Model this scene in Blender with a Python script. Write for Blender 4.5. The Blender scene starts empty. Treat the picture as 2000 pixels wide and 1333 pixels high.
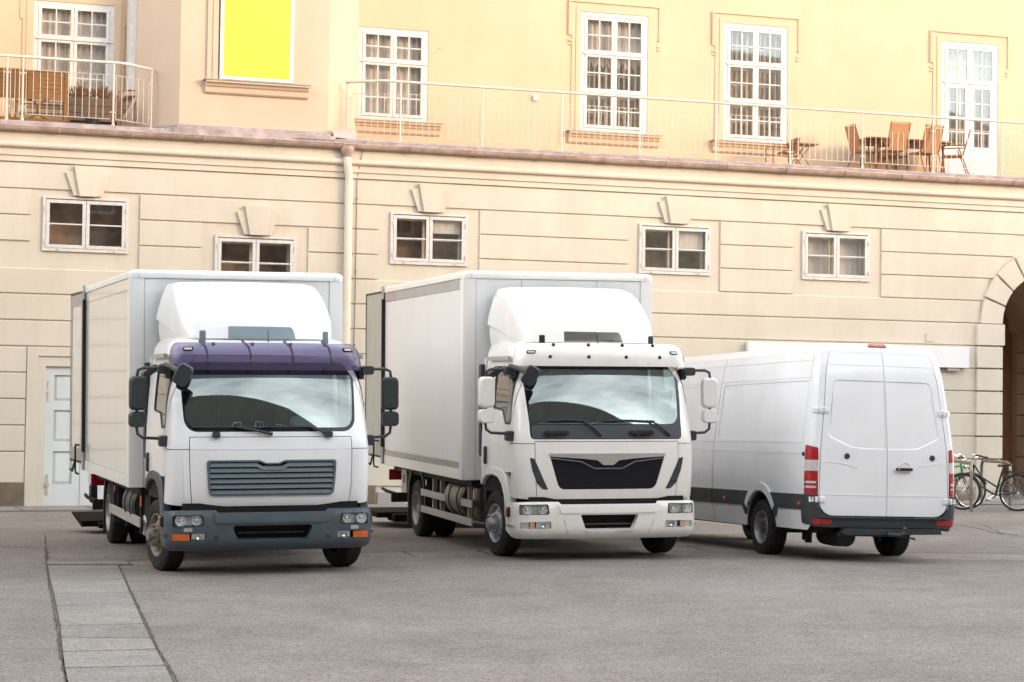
import bpy, bmesh, math, random
from math import sin, cos, pi, radians, sqrt, atan, atan2, hypot
from mathutils import Vector, Matrix
from mathutils.geometry import delaunay_2d_cdt
random.seed(7)
scene = bpy.context.scene
COL = scene.collection
V = Vector

# ------------------------------------------------------------------ camera (level-ish, 72 mm)
FPX, HOR, SLOPE = 4000.0, 812.0, .008
ROLL = atan(SLOPE); PITCH = atan((HOR - 666.5) * cos(ROLL) / FPX)
CAMZ = 1.72
cF = V((0, cos(PITCH), sin(PITCH))); cR0 = V((1, 0, 0)); cU0 = V((0, -sin(PITCH), cos(PITCH)))
cR = cR0 * cos(ROLL) + cU0 * sin(ROLL); cU = -sin(ROLL) * cR0 + cos(ROLL) * cU0
cam = bpy.data.cameras.new('camera'); camo = bpy.data.objects.new('camera', cam); COL.objects.link(camo)
cam.sensor_width = 36; cam.lens = 72; cam.clip_end = 2000; cam.clip_start = .1
m = Matrix((cR, cU, -cF)).transposed().to_4x4(); m.translation = V((0, 0, CAMZ)); camo.matrix_world = m
scene.camera = camo

def rotm(yaw, p, r):
    return Matrix.Rotation(yaw, 3, 'Z') @ Matrix.Rotation(p, 3, 'X') @ Matrix.Rotation(r, 3, 'Y')

# ------------------------------------------------------------------ ground heights under the things that stand on it
CTRL = [(-3.9, 22.55, -.01), (-1.81, 23.23, .01), (-5.15, 26.41, .04), (-3.06, 27.09, .06), (-.2, 24.77, .03), (1.92, 25.35, .05),
        (-1.32, 28.92, .01), (.8, 29.5, .03), (3.18, 25.9, -.01), (4.99, 26.44, -.05), (1.95, 30.03, -.06), (3.76, 30.58, -.1)]
def H(x, y):
    a = 0; b = .02
    for cx, cy, h in CTRL:
        g = math.exp(-((x - cx) ** 2 + (y - cy) ** 2) / 2.4); a += g * h; b += g
    return a / b

# ------------------------------------------------------------------ materials
MATS = {}
def nodes(name):
    m = bpy.data.materials.new(name); m.use_nodes = True
    nt = m.node_tree; nt.nodes.clear(); MATS[name] = m
    return m, nt, nt.nodes, nt.links
def noise(N, L, co, scale, detail=4, rough=.6):
    n = N.new('ShaderNodeTexNoise'); n.inputs['Scale'].default_value = scale; n.inputs['Detail'].default_value = detail
    n.inputs['Roughness'].default_value = rough; L.new(co, n.inputs['Vector']); return n.outputs['Fac']
def ramp(N, L, f, a, b, ca, cb):
    r = N.new('ShaderNodeValToRGB'); r.color_ramp.elements[0].position = a; r.color_ramp.elements[1].position = b
    r.color_ramp.elements[0].color = (*ca, 1); r.color_ramp.elements[1].color = (*cb, 1); L.new(f, r.inputs['Fac']); return r.outputs['Color']
def mulc(N, L, a, b, fac=1):
    m = N.new('ShaderNodeMix'); m.data_type = 'RGBA'; m.blend_type = 'MULTIPLY'; m.inputs[0].default_value = fac
    L.new(a, m.inputs[6]); L.new(b, m.inputs[7]); return m.outputs[2]
def mat(name, col, rough=.5, metal=0, var=.12, scale=3, bump=0, bscale=60, coat=0, spec=.5, var2=0, scale2=.4, stretch=None, coords='Object', streak=0):
    m, nt, N, L = nodes(name)
    out = N.new('ShaderNodeOutputMaterial'); p = N.new('ShaderNodeBsdfPrincipled'); L.new(p.outputs[0], out.inputs[0])
    tc = N.new('ShaderNodeTexCoord'); co = tc.outputs[coords]
    if stretch:
        mp = N.new('ShaderNodeMapping'); mp.inputs['Scale'].default_value = stretch; L.new(co, mp.inputs[0]); co = mp.outputs[0]
    f = noise(N, L, co, scale)
    c = ramp(N, L, f, .3, .7, tuple(x * (1 - var) for x in col), tuple(min(1, x * (1 + var * .6)) for x in col))
    if var2:
        f2 = noise(N, L, co, scale2, 6, .65)
        c = mulc(N, L, c, ramp(N, L, f2, .35, .65, (1 - var2,) * 3, (1, 1, 1)))
    if streak:
        mp2 = N.new('ShaderNodeMapping'); mp2.inputs['Scale'].default_value = (2.6, 2.6, .4); L.new(tc.outputs[coords], mp2.inputs[0])
        c = mulc(N, L, c, ramp(N, L, noise(N, L, mp2.outputs[0], 1.0, 6, .7), .34, .60, (1 - streak, 1 - streak * 1.15, 1 - streak * 1.4), (1, 1, 1)))
    L.new(c, p.inputs['Base Color'])
    p.inputs['Roughness'].default_value = rough; p.inputs['Metallic'].default_value = metal
    p.inputs['Coat Weight'].default_value = coat; p.inputs['Coat Roughness'].default_value = .06
    p.inputs['Specular IOR Level'].default_value = spec
    if bump:
        b = N.new('ShaderNodeBump'); b.inputs['Strength'].default_value = bump; b.inputs['Distance'].default_value = .01
        L.new(noise(N, L, tc.outputs[coords], bscale, 5), b.inputs['Height']); L.new(b.outputs[0], p.inputs['Normal'])
    return m
def glassmat(name, tint, refl, base=.0, rough=.02):
    m, nt, N, L = nodes(name)
    out = N.new('ShaderNodeOutputMaterial'); mx = N.new('ShaderNodeMixShader'); L.new(mx.outputs[0], out.inputs[0])
    tr = N.new('ShaderNodeBsdfTransparent'); tr.inputs[0].default_value = (*tint, 1)
    gl = N.new('ShaderNodeBsdfGlossy'); gl.inputs['Roughness'].default_value = rough; gl.inputs['Color'].default_value = (.86, .96, .93, 1) if 'wind' in name else (1, 1, 1, 1)
    lw = N.new('ShaderNodeLayerWeight'); lw.inputs[0].default_value = .5
    pw = N.new('ShaderNodeMath'); pw.operation = 'POWER'; L.new(lw.outputs['Facing'], pw.inputs[0]); pw.inputs[1].default_value = 4
    fr = N.new('ShaderNodeMath'); fr.operation = 'MULTIPLY_ADD'; L.new(pw.outputs[0], fr.inputs[0]); fr.inputs[1].default_value = 1 - refl; fr.inputs[2].default_value = refl
    tc = N.new('ShaderNodeTexCoord')
    b = N.new('ShaderNodeBump'); b.inputs['Strength'].default_value = .02; L.new(noise(N, L, tc.outputs['Object'], 1.6, 1), b.inputs['Height'])
    L.new(b.outputs[0], gl.inputs['Normal'])
    L.new(fr.outputs[0], mx.inputs[0]); L.new(tr.outputs[0], mx.inputs[1]); L.new(gl.outputs[0], mx.inputs[2])
    return m
M = MATS
mat('paint_white', (.84, .85, .86), .32, var=.03, scale=1.5, coat=.5, streak=.05)
mat('paint_cream', (.85, .83, .79), .32, var=.03, scale=1.5, coat=.5, streak=.05)
mat('box_white', (.85, .86, .86), .42, streak=.05, var=.035, scale=1.2, coat=.3, bump=.02, bscale=2.5, var2=.05, scale2=1.5)
mat('box_side', (.80, .79, .77), .16, streak=.035, var=.03, scale=1.2, coat=.6, bump=.06, bscale=1.6)
mat('box_side_cream', (.78, .775, .785), .28, streak=.03, var=.03, scale=1.2, coat=.3, bump=.05, bscale=1.6)
mat('strip_red', (.50, .36, .36), .4)
mat('strip_grey', (.42, .40, .375), .45, var=.08)
mat('aluminium', (.52, .52, .50), .38, metal=.55, var=.1, scale=5)
mat('grey_plastic', (.070, .093, .112), .50, var=.12, scale=5, bump=.05, bscale=200, var2=.15, scale2=3)
mat('grille_grey', (.10, .135, .155), .45, var=.12, scale=6)
mat('deflector_plate', (.20, .27, .30), .35, var=.08)
mat('dark_plastic', (.022, .026, .032), .45, var=.2, scale=6, bump=.04, bscale=250)
mat('mirror_grey', (.030, .040, .043), .42, var=.15, scale=6, bump=.03, bscale=300)
mat('gloss_black', (.006, .007, .012), .22, var=.2, spec=.35)
mat('lift_steel', (.012, .010, .009), .95, spec=.1, var=.4, scale=6)
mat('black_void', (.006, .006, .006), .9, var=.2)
mat('chassis', (.013, .012, .011), .7, var=.4, scale=8)
mat('rubber', (.016, .015, .015), .75, var=.25, scale=12, bump=.15, bscale=80, var2=.2, scale2=6)
mat('rim_dirty', (.33, .30, .255), .6, metal=.3, var=.3, scale=14, var2=.35, scale2=9)
mat('rim_silver', (.42, .43, .44), .45, metal=.5, var=.15, scale=12, var2=.2, scale2=8)
mat('rim_steel', (.33, .34, .33), .42, metal=.6, var=.2, scale=10)
mat('tank_metal', (.20, .17, .14), .35, metal=.8, var=.3, scale=5)
mat('interior', (.022, .028, .028), .8, var=.2)
mat('dashboard', (.16, .20, .195), .7, var=.15)
mat('seat_fabric', (.03, .033, .04), .9, var=.2)
mat('chrome_satin', (.60, .59, .57), .28, metal=.7, var=.03)
mat('chrome', (.75, .74, .72), .14, metal=1, var=.04)
mat('lamp_bowl', (.80, .82, .83), .22, metal=.6, var=.1, scale=30, bump=.5, bscale=45)
mat('lamp_back', (.68, .70, .71), .3, metal=.5, var=.3, scale=40)
mat('orange_lens', (.62, .13, .012), .2, var=.15, scale=40, coat=.6, bump=.2, bscale=160)
mat('amber_pale', (.62, .36, .24), .2, var=.2, scale=40, coat=.6, bump=.2, bscale=160)
mat('red_lens', (.42, .006, .012), .18, var=.25, scale=25, coat=.6, bump=.3, bscale=130)
mat('clear_lens', (.60, .57, .55), .15, var=.25, scale=30, coat=.7, bump=.3, bscale=120)
mat('van_white', (.85, .86, .875), .30, streak=.02, var=.03, scale=1.5, coat=.5, var2=.05, scale2=2)
mat('van_grey', (.042, .050, .055), .5, var=.2, scale=5, bump=.05, bscale=250, var2=.2, scale2=4)
glassmat('windscreen', (.58, .74, .70), .18)
glassmat('side_glass', (.55, .66, .60), .14)
glassmat('lamp_glass', (.95, .97, .97), .05)
glassmat('window_glass', (.86, .83, .80), .10)
mat('curtain', (.72, .69, .66), .9, var=.1, scale=6, stretch=(12, 1, 1), bump=.3, bscale=12)
mat('room_warm', (.62, .42, .26), .9, var=.4, scale=2.5)
mat('room_dark', (.50, .39, .32), .9, var=.5, scale=2.5)
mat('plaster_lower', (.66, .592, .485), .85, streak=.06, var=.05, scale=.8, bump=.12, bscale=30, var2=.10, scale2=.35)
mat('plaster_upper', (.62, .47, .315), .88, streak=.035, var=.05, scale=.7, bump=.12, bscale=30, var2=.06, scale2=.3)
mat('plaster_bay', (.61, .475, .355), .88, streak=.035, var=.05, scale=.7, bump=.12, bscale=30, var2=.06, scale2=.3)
mat('stone_base', (.20, .15, .105), .85, var=.3, scale=3, bump=.4, bscale=20, var2=.35, scale2=1.3)
mat('window_white', (.66, .63, .595), .5, var=.10, scale=8, var2=.12, scale2=12)
mat('door_paint', (.66, .68, .66), .5, var=.06, scale=3, var2=.10, scale2=2.2, stretch=(1, 1, .4))
mat('rusty_iron', (.50, .46, .38), .6, var=.35, scale=25, metal=.1)
mat('zinc', (.55, .40, .33), .45, metal=.15, var=.2, scale=2.5, var2=.25, scale2=5)
mat('lead', (.46, .38, .37), .6, metal=.2, var=.25, scale=3, var2=.2, scale2=6)
mat('rail_paint', (.62, .55, .48), .45, var=.08, scale=12)
mat('pipe_paint', (.74, .65, .53), .6, var=.06, scale=3)
mat('wire', (.12, .10, .09), .6)
mat('banner_yellow', (.84, .66, .05), .4, var=.03, scale=1)
mat('banner_white', (.80, .78, .74), .5, var=.04)
mat('sign_white', (.76, .74, .75), .4, var=.03)
mat('wood', (.25, .11, .018), .55, var=.35, scale=4, stretch=(1, 8, 14), coat=.1)
mat('old_wood', (.15, .095, .065), .8, var=.35, scale=5, stretch=(1, 8, 12))
mat('dry_plant', (.22, .12, .05), .9, var=.3, scale=20)
mat('furniture', (.26, .11, .045), .5, var=.2, scale=8)
mat('mesh_fabric', (.46, .23, .105), .8, var=.15, scale=40)
mat('gate_wood', (.26, .12, .07), .7, var=.3, scale=3, stretch=(6, 6, 1))
mat('passage', (.55, .40, .31), .85, var=.15, scale=1.2)
mat('stainless', (.25, .225, .195), .38, metal=.85, var=.15, scale=10)
mat('bike_black', (.012, .011, .010), .4, var=.2, coat=.3)
mat('bike_green', (.02, .30, .06), .4, var=.1)
mat('kerbstone', (.38, .34, .30), .85, var=.12, scale=2, bump=.2, bscale=50)
mat('crack', (.085, .070, .058), .95, var=.4, scale=9)
mat('leaf_orange', (.55, .16, .05), .8)
mat('facade_far', (.10, .09, .08), .9, var=.2, scale=.3, var2=.2, scale2=.1)
mat('facade_light', (.62, .54, .44), .9, var=.2, scale=.3)
mat('roof_tile', (.07, .05, .045), .9, var=.3, scale=4)
mat('brass', (.45, .33, .15), .4, metal=.8)

def aggregate(name, base, pale, dark, tint2, rough=.85, grain=170.0):
    m, nt, N, L = nodes(name)
    out = N.new('ShaderNodeOutputMaterial'); p = N.new('ShaderNodeBsdfPrincipled'); L.new(p.outputs[0], out.inputs[0])
    tc = N.new('ShaderNodeTexCoord'); co = tc.outputs['Object']
    big = noise(N, L, co, .28, 5, .6)
    c = ramp(N, L, big, .32, .68, base, tint2)
    v = N.new('ShaderNodeTexVoronoi'); v.inputs['Scale'].default_value = grain; L.new(co, v.inputs['Vector'])
    sep = N.new('ShaderNodeSeparateColor'); L.new(v.outputs['Color'], sep.inputs[0])
    g = ramp(N, L, sep.outputs[0], 0, 1, (dark,) * 3, (pale,) * 3)
    c = mulc(N, L, c, g)
    v3 = N.new('ShaderNodeTexVoronoi'); v3.inputs['Scale'].default_value = grain * .42; L.new(co, v3.inputs['Vector'])
    sep3 = N.new('ShaderNodeSeparateColor'); L.new(v3.outputs['Color'], sep3.inputs[0])
    c = mulc(N, L, c, ramp(N, L, sep3.outputs[1], 0, 1, (.84,) * 3, (1.10,) * 3))
    # scattered dark stones and small holes
    v2 = N.new('ShaderNodeTexVoronoi'); v2.inputs['Scale'].default_value = 9; L.new(co, v2.inputs['Vector'])
    c = mulc(N, L, c, ramp(N, L, v2.outputs['Distance'], .045, .09, (.42, .40, .38), (1, 1, 1)))
    mid = noise(N, L, co, 2.2, 6, .7)
    c = mulc(N, L, c, ramp(N, L, mid, .32, .6, (.86, .85, .84), (1.04, 1.03, 1.02)))
    pt = noise(N, L, co, .9, 3, .5)
    c = mulc(N, L, c, ramp(N, L, pt, .47, .53, (.955, .95, .95), (1, 1, 1)))
    # long worn tyre streaks
    mp = N.new('ShaderNodeMapping'); mp.inputs['Scale'].default_value = (.6, 1.6, 1); mp.inputs['Rotation'].default_value = (0, 0, .25); L.new(co, mp.inputs[0])
    st = noise(N, L, mp.outputs[0], 1.1, 5, .6)
    c = mulc(N, L, c, ramp(N, L, st, .30, .46, (.90, .89, .885), (1, 1, 1)))
    L.new(c, p.inputs['Base Color']); p.inputs['Roughness'].default_value = rough; p.inputs['Specular IOR Level'].default_value = .3
    b = N.new('ShaderNodeBump'); b.inputs['Strength'].default_value = .35; b.inputs['Distance'].default_value = .004
    L.new(v.outputs['Distance'], b.inputs['Height']); L.new(b.outputs[0], p.inputs['Normal'])
aggregate('asphalt', (.222, .192, .176), 1.38, .56, (.288, .266, .248), grain=95)
aggregate('band', (.285, .265, .245), 1.3, .62, (.305, .287, .265), grain=95)
EXPO = 1.25
aggregate('slab', (.295, .284, .266), 1.25, .66, (.335, .322, .302), grain=95)
aggregate('slab_dark', (.272, .262, .246), 1.25, .66, (.30, .29, .275), grain=95)

# ------------------------------------------------------------------ mesh builder
class B:
    def __init__(s): s.v = []; s.f = []
    def add(s, vs, fs):
        o = len(s.v); s.v += [tuple(v) for v in vs]; s.f += [tuple(i + o for i in f) for f in fs]; return s
    def box(s, x0, x1, y0, y1, z0, z1):
        v = [(x, y, z) for z in (z0, z1) for y in (y0, y1) for x in (x0, x1)]
        return s.add(v, [(0, 2, 3, 1), (4, 5, 7, 6), (0, 1, 5, 4), (2, 6, 7, 3), (0, 4, 6, 2), (1, 3, 7, 5)])
    def prism(s, poly, a, b, ax=1):
        """poly in the two other axes, extruded along axis ax from a to b"""
        def P(p, t):
            q = list(p); q.insert(ax, t); return q
        n = len(poly); v = [P(p, a) for p in poly] + [P(p, b) for p in poly]
        f = [tuple(range(n)), tuple(range(2 * n - 1, n - 1, -1))] + [(i, i + n, (i + 1) % n + n, (i + 1) % n) for i in range(n)]
        return s.add(v, f)
    def tube(s, pts, r, n=8, cap=True):
        pts = [V(p) for p in pts]; rs = r if isinstance(r, (list, tuple)) else [r] * len(pts)
        vs = []; up = None
        for i, p in enumerate(pts):
            d = (pts[min(i + 1, len(pts) - 1)] - pts[max(i - 1, 0)]).normalized()
            if up is None: up = V((0, 0, 1)) if abs(d.z) < .9 else V((1, 0, 0))
            a = d.cross(up).normalized(); up = a.cross(d).normalized(); 
            for k in range(n):
                t = 2 * pi * k / n; vs.append(p + (a * cos(t) + up * sin(t)) * rs[i])
        fs = []
        for i in range(len(pts) - 1):
            for k in range(n): fs.append((i * n + k, i * n + (k + 1) % n, (i + 1) * n + (k + 1) % n, (i + 1) * n + k))
        if cap: fs += [tuple(range(n))[::-1], tuple((len(pts) - 1) * n + k for k in range(n))]
        return s.add(vs, fs)
    def lathe(s, prof, c, axis='X', n=40, sgn=1, cap=False):
        """prof: (radius, offset along axis)"""
        vs = []
        for r, o in prof:
            for k in range(n):
                t = 2 * pi * k / n; a, b = r * cos(t), r * sin(t)
                q = {'X': (o * sgn, a, b), 'Y': (a, o * sgn, b), 'Z': (a, b, o * sgn)}[axis]
                vs.append((c[0] + q[0], c[1] + q[1], c[2] + q[2]))
        fs = [(i * n + k, i * n + (k + 1) % n, (i + 1) * n + (k + 1) % n, (i + 1) * n + k) for i in range(len(prof) - 1) for k in range(n)]
        if cap: fs += [tuple(range(n)), tuple((len(prof) - 1) * n + k for k in range(n))]
        return s.add(vs, fs)
    def loft(s, secs, cap=True, close=True):
        n = len(secs[0]); vs = [p for sec in secs for p in sec]; fs = []
        for i in range(len(secs) - 1):
            for k in range(n if close else n - 1): fs.append((i * n + k, i * n + (k + 1) % n, (i + 1) * n + (k + 1) % n, (i + 1) * n + k))
        if cap: fs += [tuple(range(n))[::-1], tuple((len(secs) - 1) * n + k for k in range(n))]
        return s.add(vs, fs)
    def rbox(s, c, sx, sy, sz, r=.03, rot=None, seg=4, taper=1):
        """box with rounded upright edges and softened faces"""
        pl = rpoly([(-sx / 2, -sz / 2), (sx / 2, -sz / 2), (sx / 2, sz / 2), (-sx / 2, sz / 2)], r, seg)
        rr = min(r, sy / 2.2) ; secs = []
        for t, k in ((0, .86), (.12, .96), (.35, 1), (.65, 1), (.88, .96), (1, .86)):
            kk = k * (1 + (taper - 1) * t)
            secs.append([V((x * kk, -sy / 2 + sy * t, z * kk)) for x, z in pl])
        Rm = rot if rot else Matrix.Identity(3)
        return s.loft([[Rm @ p + V(c) for p in sec] for sec in secs])
    def build(s, name, mt, parent=None, smooth=True, bevel=0, ang=35, **props):
        me = bpy.data.meshes.new(name); me.from_pydata([tuple(v) for v in s.v], [], s.f); 
        bm = bmesh.new(); bm.from_mesh(me); bmesh.ops.recalc_face_normals(bm, faces=bm.faces); bm.to_mesh(me); bm.free()
        me.materials.append(M[mt])
        o = bpy.data.objects.new(name, me); COL.objects.link(o)
        if smooth:
            for p in me.polygons: p.use_smooth = True
            me.set_sharp_from_angle(angle=radians(ang))
        if bevel:
            bv = o.modifiers.new('bevel', 'BEVEL'); bv.width = bevel; bv.segments = 2; bv.limit_method = 'ANGLE'; bv.angle_limit = radians(40); bv.harden_normals = True
        if parent: o.parent = parent
        for k, v in props.items(): o[k] = v
        return o

def rpoly(pts, r, seg=4):
    """round the corners of a 2-D polygon; r is a number or one per corner"""
    n = len(pts); rs = r if isinstance(r, (list, tuple)) else [r] * n; out = []
    for i in range(n):
        p = V(pts[i]); a = V(pts[i - 1]) - p; b = V(pts[(i + 1) % n]) - p; rr = rs[i]
        if rr <= 0: out.append(tuple(p)); continue
        la, lb = a.length, b.length; a.normalize(); b.normalize()
        th = a.angle(b); t = min(rr / math.tan(th / 2), la * .48, lb * .48); q = t * math.tan(th / 2)
        c = p + (a + b).normalized() * (q / sin(th / 2)); s0 = p + a * t - c; s1 = p + b * t - c
        a0 = atan2(s0.y, s0.x); a1 = atan2(s1.y, s1.x); d = (a1 - a0 + pi) % (2 * pi) - pi
        for k in range(seg + 1): 
            ang = a0 + d * k / seg; out.append((c.x + q * cos(ang), c.y + q * sin(ang)))
    return out
def rrect(x0, x1, z0, z1, r, seg=4): return rpoly([(x0, z0), (x1, z0), (x1, z1), (x0, z1)], r, seg)
def inside(p, poly):
    x, y = p; c = False; j = len(poly) - 1
    for i in range(len(poly)):
        xi, yi = poly[i]; xj, yj = poly[j]
        if (yi > y) != (yj > y) and x < (xj - xi) * (y - yi) / (yj - yi) + xi: c = not c
        j = i
    return c
def resample(poly, step):
    out = []
    for i in range(len(poly)):
        a = V(poly[i]); b = V(poly[(i + 1) % len(poly)]); n = max(1, int(math.ceil((b - a).length / step - 1e-6)))
        out += [tuple(a + (b - a) * k / n) for k in range(n)]
    return out
def skin(S, outline, holes=(), step=.07, off=0, thick=.012, bld=None):
    """a sheet of the surface S(s,z), bounded by an outline, with holes and a real edge thickness"""
    loops = [resample(outline, step)] + [resample(h, step) for h in holes]
    pts = []; edges = []
    for lp in loops:
        o = len(pts); n = len(lp); pts += [V(p) for p in lp]; edges += [(o + i, o + (i + 1) % n) for i in range(n)]
    nb = len(pts); xs = [p[0] for p in loops[0]]; zs = [p[1] for p in loops[0]]
    nx = int((max(xs) - min(xs)) / step) + 1; nz = int((max(zs) - min(zs)) / step) + 1
    bpts = [(p.x, p.y) for p in pts]
    for i in range(nx + 1):
        for k in range(nz + 1):
            p = (min(xs) + (i + .5) * step, min(zs) + (k + .5) * step)
            if inside(p, loops[0]) and not any(inside(p, h) for h in loops[1:]) and all((p[0] - q[0]) ** 2 + (p[1] - q[1]) ** 2 > (step * .42) ** 2 for q in bpts): pts.append(V(p))
    r = delaunay_2d_cdt(pts, edges, [], 0, 1e-5)
    vo, fo = r[0], r[2]; keep = []
    for f in fo:
        c = sum((vo[i] for i in f), V((0, 0))) / len(f)
        if inside(c, loops[0]) and not any(inside(c, h) for h in loops[1:]): keep.append(tuple(f))
    def P(p, o):
        e = 1e-3; a = S(p[0], p[1]); ds = S(p[0] + e, p[1]) - S(p[0] - e, p[1]); dz = S(p[0], p[1] + e) - S(p[0], p[1] - e)
        n = ds.cross(dz)
        return a + (n.normalized() * o if n.length > 1e-12 else V((0, 0, 0)))
    b = bld or B()
    top = [P(p, off) for p in vo]
    cnt = {}
    for f in keep:
        for i in range(len(f)):
            e = (f[i], f[(i + 1) % len(f)]); cnt[e] = cnt.get(e, 0) + 1
    if thick:
        low = [P(p, off - thick) for p in vo]; n = len(top)
        side = [(a, c, c + n, a + n) for (a, c) in cnt if (c, a) not in cnt]
        b.add(top + low, keep + side)
    else: b.add(top, keep)
    return b
def flat(ax, c, sg=1):
    """planar S: ax='Y' -> (s,c,z); ax='X' -> (c,s,z)"""
    if ax == 'Y': return lambda s, z: V((s, c, z))
    if ax == 'X': return lambda s, z: V((c, s * sg, z))
    return lambda s, z: V((s, z, c))
def empty(name, mw, label=None, category=None, group=None):
    o = bpy.data.objects.new(name, None); COL.objects.link(o); o.matrix_world = mw; o.empty_display_size = .3
    if label: o['label'] = label
    if category: o['category'] = category
    if group: o['group'] = group
    return o
def xf(R, t):
    m = R.to_4x4(); m.translation = V(t); return m
def interp(tab, z):
    if z <= tab[0][0]: return tab[0][1:]
    for a, b in zip(tab, tab[1:]):
        if z <= b[0]:
            t = (z - a[0]) / (b[0] - a[0]); 
            return tuple(a[i] + (b[i] - a[i]) * t for i in range(1, len(a)))
    return tab[-1][1:]
def smooth_tab(tab, n=4):
    """Catmull-Rom through a profile table so its bends are soft"""
    out = []
    for i in range(len(tab) - 1):
        p0 = tab[max(i - 1, 0)]; p1 = tab[i]; p2 = tab[i + 1]; p3 = tab[min(i + 2, len(tab) - 1)]
        for k in range(n):
            t = k / n; row = [p1[0] + (p2[0] - p1[0]) * t]
            for j in range(1, len(p1)):
                m1 = (p2[j] - p0[j]) / (p2[0] - p0[0]) * (p2[0] - p1[0]); m2 = (p3[j] - p1[j]) / (p3[0] - p1[0]) * (p2[0] - p1[0])
                row.append((2 * t ** 3 - 3 * t * t + 1) * p1[j] + (t ** 3 - 2 * t * t + t) * m1 + (-2 * t ** 3 + 3 * t * t) * p2[j] + (t ** 3 - t * t) * m2)
            out.append(tuple(row))
    return out + [tab[-1]]
class Hull:
    """U-shaped plan: front, two rounded corners, two sides.  tab rows: z, half width, front y, corner radius, bulge"""
    def __init__(s, tab, sF, A, taper=0.0, extra=None): s.t = smooth_tab(tab); s.sF = sF; s.A = A; s.taper = taper; s.extra = extra
    def __call__(s, u, z):
        w, yf, r, bu = interp(s.t, z); sg = 1 if u >= 0 else -1; a = abs(u)
        fx = w - r
        if a <= s.sF:
            x = a / s.sF * fx; p = V((sg * x, yf + bu * (a / s.sF) ** 2, z))
        elif a <= s.sF + s.A:
            t = (a - s.sF) / s.A * pi / 2; p = V((sg * (fx + r * sin(t)), yf + bu + r * (1 - cos(t)), z))
        else:
            d = a - s.sF - s.A; p = V((sg * (w + s.taper * min(d, 1.5)), yf + bu + r + d, z))
        if s.extra: p = s.extra(p, u, z)
        return p
    def sy(s, y, z):
        w, yf, r, bu = interp(s.t, z); return s.sF + s.A + (y - yf - bu - r)
    def side(s, pts, step=.12):
        return [(s.sy(y, z), z) for y, z in resample(pts, step)]
def _open(self, pts, step=.12):
    out = []
    for a, c in zip(pts, pts[1:]):
        a = V(a); c = V(c); n = max(1, int(math.ceil((c - a).length / step))); out += [tuple(a + (c - a) * k / n) for k in range(n)]
    return [(self.sy(y, z), z) for y, z in out + [tuple(pts[-1])]]
Hull.open = _open
def mir(poly): return [(-x, z) for x, z in poly][::-1]

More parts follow.
